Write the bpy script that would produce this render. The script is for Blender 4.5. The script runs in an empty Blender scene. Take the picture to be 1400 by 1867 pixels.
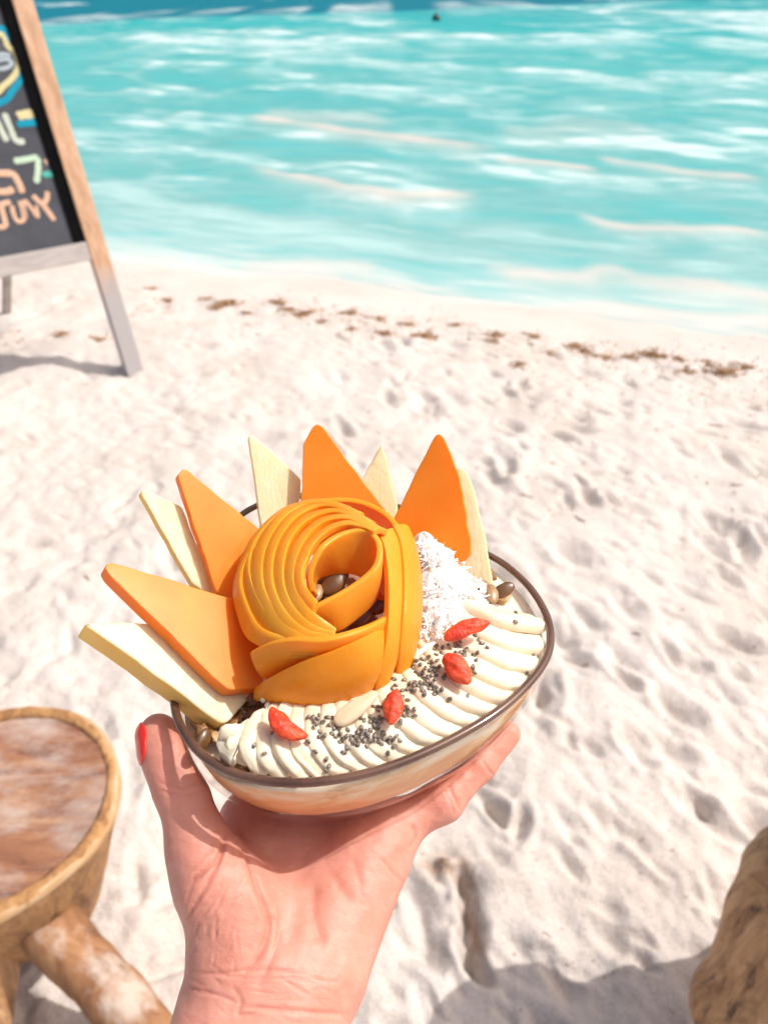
import bpy, bmesh, math, random
import numpy as np
from mathutils import Vector, Matrix
from mathutils.bvhtree import BVHTree

# ------------------------------------------------------------------ camera, sky, sun, exposure
scn = bpy.context.scene
COL = scn.collection
R = math.radians
PITCH = 35.3
CAM = np.array([0.0, 0.0, 1.5])
F = 1403.0
cam = bpy.data.cameras.new('camera')
cam_o = bpy.data.objects.new('camera', cam)
COL.objects.link(cam_o)
cam_o.location = CAM
cam_o.rotation_euler = (R(90 - PITCH), 0, 0)
cam.sensor_fit = 'VERTICAL'
cam.sensor_height = 34.6
cam.lens = 26.0
cam.clip_start = 0.01
cam.clip_end = 6000
cam.dof.use_dof = True
cam.dof.focus_distance = 0.30
cam.dof.aperture_fstop = 12.5
scn.camera = cam_o

SUN_EL, SUN_AZ = 56.0, 7.0        # elevation; azimuth from +x towards +y
SUN = np.array([math.cos(R(SUN_EL)) * math.cos(R(SUN_AZ)), math.cos(R(SUN_EL)) * math.sin(R(SUN_AZ)), math.sin(R(SUN_EL))])
world = bpy.data.worlds.new('World')
scn.world = world
world.use_nodes = True
wn = world.node_tree
sky = wn.nodes.new('ShaderNodeTexSky')
sky.sky_type = 'NISHITA'
sky.sun_disc = False
sky.sun_elevation = R(SUN_EL)
sky.sun_rotation = R(90 - SUN_AZ)
sky.dust_density = 7.0
sky.air_density = 1.0
sky.ozone_density = 0.2
bg = wn.nodes['Background']
bg.inputs['Strength'].default_value = 0.14
wn.links.new(sky.outputs['Color'], bg.inputs['Color'])
sun = bpy.data.lights.new('sun', 'SUN')
sun.energy = 3.75
sun.angle = R(0.5)
sun.color = (1.0, 0.965, 0.92)
sun_o = bpy.data.objects.new('sun', sun)
COL.objects.link(sun_o)
sun_o.rotation_euler = Vector(SUN).to_track_quat('Z', 'Y').to_euler()
sun_o.location = (3, 0, 5)
vs = scn.view_settings
vs.view_transform = 'Standard'
vs.look = 'None'
vs.gamma = 1
vs.exposure = -0.07
vs.use_curve_mapping = False
scn.render.engine = 'CYCLES'
scn.cycles.use_denoising = True
scn.cycles.max_bounces = 10
scn.cycles.transparent_max_bounces = 12
scn.cycles.caustics_reflective = False
scn.cycles.caustics_refractive = False
scn.cycles.sample_clamp_indirect = 6.0

# ------------------------------------------------------------------ pixel <-> world helpers (photo pixels 1400x1867)
FWD = np.array([0, math.cos(R(PITCH)), -math.sin(R(PITCH))])
UP = np.array([0, math.sin(R(PITCH)), math.cos(R(PITCH))])
RT = np.array([1.0, 0, 0])
rng = np.random.default_rng(7)
random.seed(7)


def ray(px, py):
    return FWD + RT * (px - 700) / F + UP * (933.5 - py) / F


def at_z(px, py, z):
    d = ray(px, py)
    return CAM + d * ((z - CAM[2]) / d[2])


def at_depth(px, py, dep):
    return CAM + ray(px, py) * dep


def at_plane(px, py, p0, n):
    d = ray(px, py)
    return CAM + d * (np.dot(p0 - CAM, n) / np.dot(d, n))


def project(P):
    Q = P - CAM
    dep = Q @ FWD
    return 700 + F * (Q @ RT) / dep, 933.5 - F * (Q @ UP) / dep, dep


def catmull(pts, n, closed=False):
    P = np.array(pts, float)
    m = len(P)
    if closed:
        P = np.vstack([P[-1], P, P[0], P[1]])
        segs = m
    else:
        P = np.vstack([2 * P[0] - P[1], P, 2 * P[-1] - P[-2]])
        segs = m - 1
    K = 24
    out = []
    for i in range(segs):
        p0, p1, p2, p3 = P[i], P[i + 1], P[i + 2], P[i + 3]
        for t in np.linspace(0, 1, K, endpoint=False):
            out.append(0.5 * ((2 * p1) + (-p0 + p2) * t + (2 * p0 - 5 * p1 + 4 * p2 - p3) * t * t + (-p0 + 3 * p1 - 3 * p2 + p3) * t ** 3))
    if not closed:
        out.append(P[-2])
    else:
        out.append(out[0])
    out = np.array(out)
    L = np.concatenate([[0], np.cumsum(np.linalg.norm(np.diff(out, axis=0), axis=1))])
    s = np.linspace(0, L[-1], n + (1 if closed else 0))
    if closed:
        s = s[:-1]
    return np.stack([np.interp(s, L, out[:, k]) for k in range(out.shape[1])], 1)


# ------------------------------------------------------------------ numpy noise
def _hash(ix, iy, iz, seed):
    h = (ix * 374761393 + iy * 668265263 + iz * 2147483647 + seed * 974634777) & 0xFFFFFFFF
    h = ((h ^ (h >> 13)) * 1274126177) & 0xFFFFFFFF
    return ((h ^ (h >> 16)) & 0xFFFF) / 65535.0


def vnoise(x, y, z=0.0, seed=0):
    x, y, z = np.broadcast_arrays(np.asarray(x, float), np.asarray(y, float), np.asarray(z, float))
    ix, iy, iz = np.floor(x).astype(np.int64), np.floor(y).astype(np.int64), np.floor(z).astype(np.int64)
    fx, fy, fz = x - ix, y - iy, z - iz
    fx, fy, fz = [f * f * f * (f * (f * 6 - 15) + 10) for f in (fx, fy, fz)]
    r = 0
    for dx in (0, 1):
        for dy in (0, 1):
            for dz in (0, 1):
                w = (fx if dx else 1 - fx) * (fy if dy else 1 - fy) * (fz if dz else 1 - fz)
                r = r + w * _hash(ix + dx, iy + dy, iz + dz, seed)
    return r * 2 - 1


def fbm(x, y, z=0.0, seed=0, oct=4, gain=0.5):
    a, r, s = 1.0, 0, 1.0
    for o in range(oct):
        r = r + a * vnoise(np.asarray(x) * s + 17.3 * o, np.asarray(y) * s - 9.1 * o, np.asarray(z) * s + 3.7 * o, seed + o)
        a *= gain
        s *= 2.03
    return r


def sstep(a, b, x):
    t = np.clip((x - a) / (b - a), 0, 1)
    return t * t * (3 - 2 * t)


# ------------------------------------------------------------------ object helpers
def tag(o, label=None, cat=None, group=None, kind=None):
    if label:
        o['label'] = label
    if cat:
        o['category'] = cat
    if group:
        o['group'] = group
    if kind:
        o['kind'] = kind
    return o


def link(name, me, m=None, parent=None, smooth=True):
    if m is not None and len(me.materials) == 0:
        for q in (m if isinstance(m, (list, tuple)) else [m]):
            me.materials.append(q)
    if smooth:
        me.polygons.foreach_set('use_smooth', [True] * len(me.polygons))
    o = bpy.data.objects.new(name, me)
    COL.objects.link(o)
    if parent is not None:
        o.parent = parent
        o.matrix_parent_inverse = Matrix.Translation(-Vector(parent.location)) @ Matrix.Identity(4) if parent.type == 'EMPTY' else Matrix.Identity(4)
    return o


def mesh_np(name, V, Fs):
    me = bpy.data.meshes.new(name)
    me.from_pydata([tuple(map(float, v)) for v in V], [], [tuple(map(int, f)) for f in Fs])
    me.update()
    return me


def grid_faces(nu, nv, cu=False, cv=False):
    """quads for a (nu x nv) vertex grid, index = i*nv+j; cu/cv wrap"""
    i = np.arange(nu if cu else nu - 1)
    j = np.arange(nv if cv else nv - 1)
    I, J = np.meshgrid(i, j, indexing='ij')
    I2, J2 = (I + 1) % nu, (J + 1) % nv
    return np.stack([I * nv + J, I2 * nv + J, I2 * nv + J2, I * nv + J2], -1).reshape(-1, 4)


def empty(name, loc=(0, 0, 0)):
    o = bpy.data.objects.new(name, None)
    o.location = tuple(map(float, loc))
    o.empty_display_size = 0.02
    COL.objects.link(o)
    return o


def apply_mods(o):
    """bake the modifiers of o into a fresh mesh"""
    dg = bpy.context.evaluated_depsgraph_get()
    me = bpy.data.meshes.new_from_object(o.evaluated_get(dg))
    o.modifiers.clear()
    old = o.data
    o.data = me
    bpy.data.meshes.remove(old)
    return o


def solidify(o, t, offset=-1, bevel=0, sub=0):
    m = o.modifiers.new('s', 'SOLIDIFY')
    m.thickness = t
    m.offset = offset
    if bevel:
        b = o.modifiers.new('b', 'BEVEL')
        b.width = bevel
        b.segments = 2
        b.limit_method = 'ANGLE'
        b.angle_limit = R(40)
    if sub:
        s = o.modifiers.new('u', 'SUBSURF')
        s.levels = s.render_levels = sub
    apply_mods(o)
    o.data.polygons.foreach_set('use_smooth', [True] * len(o.data.polygons))


# ------------------------------------------------------------------ signed-distance modelling
def surface_nets(f, lo, hi, h, newton=3):
    lo, hi = np.array(lo, float), np.array(hi, float)
    n = np.ceil((hi - lo) / h).astype(int) + 1
    ax = [lo[k] + h * np.arange(n[k]) for k in range(3)]
    X, Y, Z = np.meshgrid(*ax, indexing='ij')
    P = np.stack([X.ravel(), Y.ravel(), Z.ravel()], 1)
    D = np.empty(len(P))
    for a in range(0, len(P), 400000):
        D[a:a + 400000] = f(P[a:a + 400000])
    D = D.reshape(n)
    S = D < 0
    c = np.zeros(n - 1, int)
    for dx in (0, 1):
        for dy in (0, 1):
            for dz in (0, 1):
                c += S[dx:n[0] - 1 + dx, dy:n[1] - 1 + dy, dz:n[2] - 1 + dz]
    act = (c > 0) & (c < 8)
    idx = -np.ones(n - 1, int)
    cells = np.argwhere(act)
    idx[act] = np.arange(len(cells))
    acc = np.zeros((len(cells), 3))
    cnt = np.zeros(len(cells))
    cor = [(a, b, d) for a in (0, 1) for b in (0, 1) for d in (0, 1)]
    for a in cor:
        for k in range(3):
            if a[k]:
                continue
            b = list(a)
            b[k] = 1
            da = D[cells[:, 0] + a[0], cells[:, 1] + a[1], cells[:, 2] + a[2]]
            db = D[cells[:, 0] + b[0], cells[:, 1] + b[1], cells[:, 2] + b[2]]
            m = (da < 0) != (db < 0)
            t = np.where(m, da / np.where(m, da - db, 1), 0)
            p = np.array(a, float)[None] + t[:, None] * np.eye(3)[k][None]
            acc[m] += p[m]
            cnt[m] += 1
    V = lo + h * (cells + acc / cnt[:, None])
    quads = []
    for k in range(3):
        a, b = (k + 1) % 3, (k + 2) % 3
        sl0 = [slice(None)] * 3
        sl1 = [slice(None)] * 3
        sl0[k] = slice(0, -1)
        sl1[k] = slice(1, None)
        ch = S[tuple(sl0)] != S[tuple(sl1)]
        e = np.argwhere(ch)
        e = e[(e[:, a] > 0) & (e[:, b] > 0) & (e[:, a] < n[a] - 1) & (e[:, b] < n[b] - 1)]
        ins = S[e[:, 0], e[:, 1], e[:, 2]]
        q = []
        for oa, ob in ((-1, -1), (0, -1), (0, 0), (-1, 0)):
            cc = e.copy()
            cc[:, a] += oa
            cc[:, b] += ob
            q.append(idx[cc[:, 0], cc[:, 1], cc[:, 2]])
        q = np.stack(q, 1)
        q[~ins] = q[~ins][:, ::-1]
        quads.append(q)
    Q = np.vstack(quads)
    Q = Q[(Q >= 0).all(1)]
    V = sdf_project(f, V, newton, h)
    return V, Q


def sdf_normal(f, V, e=2e-4):
    g = np.stack([f(V + e * np.eye(3)[k]) - f(V - e * np.eye(3)[k]) for k in range(3)], 1) / (2 * e)
    return g


def sdf_project(f, V, it, h):
    for _ in range(it):
        d = f(V)
        g = sdf_normal(f, V)
        g2 = (g * g).sum(1) + 1e-6
        st = (d / g2)[:, None] * g
        V = V - np.clip(st, -h * .6, h * .6)
    return V


def smin(a, b, k):
    h = np.clip(0.5 + 0.5 * (b - a) / k, 0, 1)
    return b + (a - b) * h - k * h * (1 - h)


def cone(P, a, b, ra, rb):
    """tapered capsule"""
    a, b = np.asarray(a, float), np.asarray(b, float)
    ab = b - a
    t = np.clip(((P - a) @ ab) / (ab @ ab), 0, 1)
    return np.linalg.norm(P - a - t[:, None] * ab, axis=1) - (ra + (rb - ra) * t)


def ellipsoid(P, c, M, r):
    q = (P - c) @ np.asarray(M).T / np.asarray(r)
    k0 = np.linalg.norm(q, axis=1)
    k1 = np.linalg.norm(q / np.asarray(r), axis=1) + 1e-9
    return k0 * (k0 - 1) / k1


def subdiv(V, Q):
    """one level of linear quad subdivision"""
    nV = len(V)
    E = np.sort(np.stack([Q, np.roll(Q, -1, 1)], 2).reshape(-1, 2), 1)
    key = E[:, 0].astype(np.int64) * nV + E[:, 1]
    u, inv = np.unique(key, return_inverse=True)
    ev = (V[u // nV] + V[u % nV]) / 2
    fv = V[Q].mean(1)
    nE = len(ev)
    ei = (nV + inv.reshape(-1, 4))
    fi = nV + nE + np.arange(len(Q))
    q = []
    for k in range(4):
        q.append(np.stack([Q[:, k], ei[:, k], fi, ei[:, (k - 1) % 4]], 1))
    return np.vstack([V, ev, fv]), np.vstack(q)


# ------------------------------------------------------------------ materials
class NT:
    def __init__(s, name):
        s.m = bpy.data.materials.new(name)
        s.m.use_nodes = True
        s.t = s.m.node_tree
        s.b = s.t.nodes['Principled BSDF']
        s.out = s.t.nodes['Material Output']

    def n(s, typ, **kw):
        nd = s.t.nodes.new('ShaderNode' + typ)
        for k, v in kw.items():
            if k.startswith('i_'):
                nd.inputs[k[2:].replace('_', ' ')].default_value = v
            else:
                setattr(nd, k, v)
        return nd

    def l(s, a, b):
        s.t.links.new(a, b)

    def set(s, **kw):
        for k, v in kw.items():
            i = s.b.inputs[k.replace('_', ' ')]
            if hasattr(v, 'is_linked') or isinstance(v, bpy.types.NodeSocket):
                s.l(v, i)
            else:
                i.default_value = v if not isinstance(v, tuple) or len(v) != 3 or i.type != 'RGBA' else (*v, 1)

    def coord(s, scale=(1, 1, 1), rot=(0, 0, 0), kind='Object'):
        tc = s.n('TexCoord')
        mp = s.n('Mapping')
        mp.inputs['Scale'].default_value = scale
        mp.inputs['Rotation'].default_value = rot
        s.l(tc.outputs[kind], mp.inputs['Vector'])
        return mp.outputs['Vector']

    def noise(s, vec, scale, detail=4, rough=0.55, dist=0.0):
        nd = s.n('TexNoise')
        nd.inputs['Scale'].default_value = scale
        nd.inputs['Detail'].default_value = detail
        nd.inputs['Roughness'].default_value = rough
        nd.inputs['Distortion'].default_value = dist
        s.l(vec, nd.inputs['Vector'])
        return nd.outputs['Fac']

    def ramp(s, fac, stops, interp='LINEAR'):
        r = s.n('ValToRGB')
        r.color_ramp.interpolation = interp
        els = r.color_ramp.elements
        while len(els) < len(stops):
            els.new(0.5)
        for e, (p, c) in zip(els, stops):
            e.position = p
            e.color = (*c, 1) if len(c) == 3 else c
        s.l(fac, r.inputs['Fac'])
        return r.outputs['Color']

    def mix(s, fac, a, b, blend='MIX'):
        m = s.n('Mix', data_type='RGBA', blend_type=blend)
        for sock, v in ((m.inputs[0], fac), (m.inputs[6], a), (m.inputs[7], b)):
            if isinstance(v, bpy.types.NodeSocket):
                s.l(v, sock)
            elif isinstance(v, tuple):
                sock.default_value = (*v, 1)
            else:
                sock.default_value = v
        return m.outputs[2]

    def math(s, op, a, b=None, c=None):
        m = s.n('Math', operation=op)
        for k, v in enumerate((a, b, c)):
            if v is None:
                continue
            if isinstance(v, bpy.types.NodeSocket):
                s.l(v, m.inputs[k])
            else:
                m.inputs[k].default_value = v
        return m.outputs[0]

    def bump(s, h, strength=0.3, dist=0.001, prev=None):
        b = s.n('Bump')
        b.inputs['Strength'].default_value = strength
        b.inputs['Distance'].default_value = dist
        s.l(h, b.inputs['Height'])
        if prev is not None:
            s.l(prev, b.inputs['Normal'])
        return b.outputs['Normal']

    def attr(s, name):
        a = s.n('Attribute')
        a.attribute_name = name
        return a.outputs['Fac']


def fruit_mat(name, c1, c2, scale, rough=0.35, sss=0.25, rad=(0.006, 0.003, 0.001), bump=0.15, bdist=0.0004, stretch=(1, 1, 1), coat=0.0, bscale=None, bdetail=3, spec=.5, trans=None):
    s = NT(name)
    v = s.coord(stretch)
    f = s.noise(v, scale, 4)
    s.set(Base_Color=s.ramp(f, [(0.3, c1), (0.7, c2)]), Roughness=rough)
    s.b.inputs['Subsurface Weight'].default_value = sss
    s.b.inputs['Subsurface Radius'].default_value = rad
    s.b.inputs['Subsurface Scale'].default_value = 1.0
    s.b.inputs['Specular IOR Level'].default_value = spec
    rr = s.ramp(s.noise(v, (bscale or scale * 4) * 1.6, 2, .6), [(.38, (rough * .82,) * 3), (.6, (min(1, rough * 1.12),) * 3)])
    s.set(Roughness=rr)
    if coat:
        s.b.inputs['Coat Weight'].default_value = coat
        s.b.inputs['Coat Roughness'].default_value = 0.15
    if bump:
        b = s.noise(v, bscale or scale * 4, bdetail)
        s.set(Normal=s.bump(b, bump, bdist))
    if trans:
        tl = s.n('BsdfTranslucent')
        tl.inputs['Color'].default_value = (*trans[1], 1)
        mx = s.n('MixShader')
        mx.inputs[0].default_value = trans[0]
        s.l(s.b.outputs[0], mx.inputs[1])
        s.l(tl.outputs[0], mx.inputs[2])
        s.l(mx.outputs[0], s.out.inputs['Surface'])
    return s.m
# ================================================================== SETTING: sand, sea
ZW = -0.10
_sh = np.array([at_z(px, py, ZW) for px, py in [(60, 462), (200, 472), (400, 497), (600, 516), (700, 533), (780, 550), (900, 560), (1100, 585), (1250, 600), (1400, 612)]])
_shx = np.concatenate([[-60, -8], _sh[:, 0], [6, 60]])
_shy = np.concatenate([[_sh[0, 1] + 14, _sh[0, 1] + 2.2], _sh[:, 1], [_sh[-1, 1] - 0.9, _sh[-1, 1] - 9]])


def shore(x):
    return np.interp(x, _shx, _shy) + 0.05 * vnoise(np.asarray(x) * 2.2, 0, 0, 5)


# dents: trodden sand
_d = []
for k in range(1500):
    y = rng.uniform(0.25, 4.6)
    x = rng.uniform(-1, 1) * (0.7 + 0.62 * y)
    right = x > -0.1 * y
    big = rng.random() < (0.34 if right else 0.14)
    L = rng.uniform(0.04, 0.085) if big else rng.uniform(0.018, 0.05)
    _d.append((x, y, L, L * rng.uniform(0.3, 0.55), (R(125) + rng.normal(0, .35)) if right else rng.uniform(0, 3.14), (0.03 if big else 0.014) * rng.uniform(.4, 1.15) * (1 if right else .6)))
# the one deep footprint below the hand
_fp = at_z(845, 1665, 0)


def dents(x, y, near):
    z = np.zeros_like(x)
    order = np.argsort(y)
    ys_ = y[order]
    for (cx, cy, L, W, a, dep) in _d:
        i0, i1 = np.searchsorted(ys_, [cy - 3 * L, cy + 3 * L])
        s = order[i0:i1]
        s = s[np.abs(x[s] - cx) < 3 * L]
        if len(s) == 0:
            continue
        u = ((x[s] - cx) * math.cos(a) + (y[s] - cy) * math.sin(a)) / L
        v = (-(x[s] - cx) * math.sin(a) + (y[s] - cy) * math.cos(a)) / W
        r2 = u * u + v * v
        # steep on one long side, shallow on the other, with a low rim
        z[s] += -1.05 * dep * np.exp(-r2 * 1.3) * (1 + 0.55 * np.tanh(2.2 * v)) + 0.30 * dep * np.exp(-((np.sqrt(r2) - 1.5) / .45) ** 2)
    return z


def foot(x, y):
    u = x - _fp[0] + 0.08 * (y - _fp[1]) + 0.006 * vnoise(x * 30, y * 30, 0, 81)
    v = y - _fp[1]
    e = sstep(.115, .05, np.abs(v))
    trench = -0.036 * np.exp(-((u - 0.010) / 0.019) ** 2) * e * (1 + .5 * vnoise(x * 25, y * 25, 0, 77))
    ridge = 0.018 * np.exp(-((u + 0.020 - .012 * vnoise(y * 38, x * 9, 0, 83)) / 0.011) ** 2) * e * (1 + .7 * vnoise(x * 45, y * 45, 0, 78))
    wall = 0.022 * sstep(0.004, 0.022, u) * sstep(.30, .06, u) * sstep(.13, .05, np.abs(v))
    clods = 0.026 * np.maximum(0, vnoise(x * 70, y * 70, 0, 79)) * np.exp(-(((u + .028) / .05) ** 2 + ((v - .095) / .032) ** 2))
    return trench + ridge + wall + clods


def sand_z(x, y):
    x, y = np.asarray(x, float), np.asarray(y, float)
    ys = shore(x)
    t = (y - (ys - 1.5)) / 1.5
    base = -0.10 * np.maximum(t, 0) ** 1.5
    base = np.maximum(base, -2.5)
    wet = sstep(ys - 0.25, ys - 0.85, y)
    lump = 0.020 * fbm(x * 1.7, y * 1.7, 0, 11, 3) + 0.008 * fbm(x * 8, y * 8, 0, 21, 3, .55) + 0.0036 * fbm(x * 30, y * 30, 0, 31, 3, .6)
    lump = lump + 0.010 * np.abs(vnoise(x * 5.5 + y * 2.2, y * 4.0, 0, 41))
    return base + lump * (0.12 + 0.88 * wet) * sstep(40, 8, np.abs(y)) + (dents(x.ravel(), y.ravel(), None).reshape(x.shape) if x.size > 500 else 0) * wet + foot(x, y)


yr = [0.12]
while yr[-1] < 6.6:
    yr.append(yr[-1] + 0.0052 + 0.0022 * yr[-1] + 0.0004 * yr[-1] ** 2)
yr = np.array([-60, -30, -15, -8, -5, -3, -2, -1.2, -.7, -.4, -.2, -.05, .05] + yr + [7, 8, 10, 13, 18, 30, 80]) if isinstance(yr, list) else yr
uc = np.linspace(-1, 1, 330)
uc = np.concatenate([[-60, -25, -10, -5, -3, -2, -1.5, -1.2, -1.08], uc, [1.08, 1.2, 1.5, 2, 3, 5, 10, 25, 60]])
wy = 0.62 + 0.62 * np.maximum(yr, 0)
XX = uc[None, :] * wy[:, None]
YY = np.repeat(yr[:, None], len(uc), 1)
ZZ = sand_z(XX, YY)
sand_me = mesh_np('sand', np.stack([XX, YY, ZZ], -1).reshape(-1, 3), grid_faces(len(yr), len(uc))[:, ::-1])
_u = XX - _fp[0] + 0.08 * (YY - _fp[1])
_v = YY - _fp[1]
brown_mask = .85 * np.exp(-((_u - .016) / .015) ** 2) * sstep(.125, .05, np.abs(_v)) + np.exp(-(((_u + .028) / .048) ** 2 + ((_v - .095) / .028) ** 2))  # darker brown along the trench wall and over the clods
at = sand_me.attributes.new('brown_mask', 'FLOAT', 'POINT')
at.data.foreach_set('value', np.clip(brown_mask, 0, 1).ravel().astype(np.float32))
s = NT('sand')
v = s.coord()
c = s.ramp(s.noise(v, 2.2, 5, .6), [(.3, (.58, .515, .468)), (.7, (.67, .615, .575))])
grain = s.ramp(s.noise(v, 300, 3, .75), [(.36, (.48, .38, .30)), (.48, (1, 1, 1))])
c = s.mix(.55, c, grain, 'MULTIPLY')
speck = s.ramp(s.noise(v, 62, 4, .7), [(.645, (0, 0, 0)), (.70, (1, 1, 1))])
patch = s.ramp(s.noise(v, 3.3, 3), [(.46, (0, 0, 0)), (.66, (1, 1, 1))])
c = s.mix(s.math('MULTIPLY', s.math('MULTIPLY', speck, patch), .7), c, (.30, .18, .11))
c = s.mix(s.math('MULTIPLY', s.attr('brown_mask'), s.ramp(s.noise(v, 38, 4, .7), [(.35, (.25, .25, .25)), (.6, (1, 1, 1))])), c, (.30, .185, .115))
h1 = s.noise(v, 60, 5, .65)
h2 = s.noise(v, 700, 2, .6)
s.set(Base_Color=c, Roughness=.95, Normal=s.bump(h2, .5, .0008, s.bump(h1, .7, .008)))
s.b.inputs['Specular IOR Level'].default_value = .15
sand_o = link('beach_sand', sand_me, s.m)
tag(sand_o, 'pale trodden beach sand sloping to the sea', kind='structure')

# ---- sea
rows = []
for py in np.arange(650, 4, -1.5):
    rows.append(at_z(700, py, ZW)[1])
rows += list(np.geomspace(rows[-1] * 1.02, 4200, 60))
rows = np.array(rows)
uc = np.linspace(-1, 1, 420)
uc = np.concatenate([[-8, -4, -2, -1.4, -1.15], uc, [1.15, 1.4, 2, 4, 8]])
wy = 0.5 + 0.60 * rows
SX = uc[None, :] * wy[:, None]
SY = np.repeat(rows[:, None], len(uc), 1)
dist = SY - shore(SX)
fo = np.zeros_like(SX)
pk = np.zeros_like(SX)


def crest(acc, pts, hw, amp, nz=1.0, seed=0):
    W = np.array([at_z(px, py, ZW)[:2] for px, py in pts])
    pym = np.mean([p[1] for p in pts])
    wy_ = abs(at_z(700, pym - hw, ZW)[1] - at_z(700, pym + hw, ZW)[1]) / 2
    mid = W[:, 1].mean()
    yl = np.interp(SX, W[:, 0], W[:, 1]) + wy_ * 0.9 * fbm(SX * (9 / mid), SY * (1.5 / mid), 0, 50 + seed, 3)
    L = W[-1, 0] - W[0, 0]
    ends = sstep(W[0, 0], W[0, 0] + .15 * L, SX) * sstep(W[-1, 0], W[-1, 0] - .15 * L, SX)
    d = (SY - yl) / wy_
    prof = np.where(d > 0, np.exp(-(d / .6) ** 2), np.exp(-(np.abs(d) / 1.3) ** 1.4))
    np.maximum(acc, amp * prof * ends * (1 - nz * .45 + nz * .45 * fbm(SX * (30 / mid), SY * (10 / mid), 0, 90 + seed, 3)), out=acc)


foams = [([(70, 38), (130, 35), (200, 38)], 8, .9), ([(205, 30), (325, 22)], 7, .9), ([(345, 23), (445, 18)], 7, 1.), ([(460, 19), (575, 14)], 6, .9), ([(590, 20), (720, 10)], 9, .9), ([(780, 9), (970, 5)], 6, .9),
         ([(60, 82), (160, 75), (240, 68), (400, 68), (600, 73), (800, 70), (1000, 64), (1190, 55)], 15, 1.05), ([(390, 62), (480, 68), (700, 78)], 12, .9), ([(250, 118), (400, 116), (505, 130)], 9, .85), ([(180, 122), (250, 112), (330, 118)], 8, .5),
         ([(640, 120), (800, 122), (950, 128), (1150, 140), (1400, 138), (1500, 138)], 11, .8), ([(1180, 138), (1300, 145), (1460, 140)], 17, 1.), ([(1240, 46), (1330, 28), (1420, 26)], 17, 1.05), ([(1190, 72), (1400, 78)], 12, .6),
         ([(580, 158), (700, 160), (840, 190), (960, 215)], 10, .8), ([(120, 180), (230, 165), (315, 172)], 8, .85), ([(220, 212), (350, 208), (460, 222)], 9, .7), ([(180, 275), (300, 280)], 7, .5), ([(260, 318), (340, 316), (430, 324)], 9, .7),
         ([(1040, 255), (1250, 240), (1420, 265)], 14, .6), ([(950, 330), (1150, 322), (1420, 345)], 12, .6), ([(540, 362), (740, 385), (880, 372)], 16, .6), ([(1000, 180), (1200, 190), (1450, 215)], 10, .4), ([(680, 270), (900, 285), (1000, 300)], 12, .5),
         ([(1100, 430), (1250, 440), (1430, 470)], 14, .4), ([(480, 110), (600, 104), (760, 112)], 7, .4)]
for k, (pts, hw, a) in enumerate(foams):
    crest(fo, pts, hw, a, 1.0, k)
pinks = [([(430, 208), (560, 228), (690, 250), (800, 266), (925, 276)], 8, 1.), ([(890, 290), (1000, 300), (1100, 312)], 6, .9), ([(1075, 288), (1250, 312), (1400, 324)], 8, .95), ([(440, 300), (540, 325), (700, 345), (890, 358)], 9, .95), ([(1040, 395), (1230, 415), (1420, 432)], 9, .9),
         ([(860, 480), (1000, 500), (1390, 535), (1500, 545)], 22, .85), ([(430, 480), (560, 470), (700, 478)], 12, .5), ([(470, 200), (600, 208), (720, 222)], 12, .5), ([(900, 255), (1020, 225), (1200, 235)], 18, .35), ([(900, 560), (1100, 570), (1450, 590)], 20, .6)]
for k, (pts, hw, a) in enumerate(pinks):
    crest(pk, pts, hw, a, .4, 40 + k)
sw = 0.03 * np.sin(SY * 2.1 + 1.3 * vnoise(SX * .3, SY * .3, 0, 61) * 3) * sstep(.3, 4, dist) * sstep(80, 20, SY)
SZ = ZW + sw * .35 + 0.05 * np.clip(fo, 0, 1) * sstep(1, 12, dist) + 0.012 * fbm(SX * 1.3, SY * 3.0, 0, 62, 3) * sstep(.4, 3, dist) * sstep(60, 15, SY)
sea_me = mesh_np('sea', np.stack([SX, SY, SZ], -1).reshape(-1, 3), grid_faces(len(rows), len(uc))[:, ::-1])
yb = 30.9 + (SX + 11.7) * .842 + 2.0 * vnoise(SX * .35, SY * .12, 0, 66)
dd = np.maximum(dist, 0)
chop = fbm(SX * .9 / (1 + dd * .055), np.log(dd + 2.5) * 9 + .25 * SX / (1 + dd * .1), 0, 140, 4, .55)
chop2 = fbm(SX * 3.2 / (1 + dd * .06), np.log(dd + 2.5) * 34, 0, 150, 3, .55)
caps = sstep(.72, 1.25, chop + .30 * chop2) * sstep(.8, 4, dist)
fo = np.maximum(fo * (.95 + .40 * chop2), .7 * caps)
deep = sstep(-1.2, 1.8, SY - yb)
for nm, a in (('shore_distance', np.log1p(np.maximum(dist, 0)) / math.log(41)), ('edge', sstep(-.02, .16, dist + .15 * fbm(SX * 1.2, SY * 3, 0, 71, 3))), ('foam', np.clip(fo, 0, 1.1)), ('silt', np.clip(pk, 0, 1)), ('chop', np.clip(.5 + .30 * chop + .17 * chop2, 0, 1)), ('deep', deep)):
    at = sea_me.attributes.new(nm, 'FLOAT', 'POINT')
    at.data.foreach_set('value', np.ascontiguousarray(a.ravel(), dtype=np.float32))
s = NT('sea_water')
v = s.coord((1, 1, 1))
v2 = s.coord((.35, 1, 1))
big = s.noise(v2, .9, 4, .6)
fin = s.noise(v2, 6, 5, .65)
sd = s.attr('shore_distance')
sd2 = s.math('ADD', sd, s.math('MULTIPLY', s.math('SUBTRACT', big, .5), .22))
c = s.ramp(sd2, [(0, (.60, .55, .515)), (.018, (.59, .56, .53)), (.06, (.48, .56, .54)), (.13, (.29, .48, .475)), (.22, (.205, .40, .395)), (.36, (.148, .375, .375)), (.55, (.09, .35, .355)), (.74, (.048, .34, .34)), (.88, (.012, .325, .34)), (1, (.005, .285, .31))])
streak = s.ramp(fin, [(.42, (0, 0, 0)), (.72, (1, 1, 1))])
c = s.mix(s.math('MULTIPLY', streak, .16), c, (.55, .76, .75))
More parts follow.
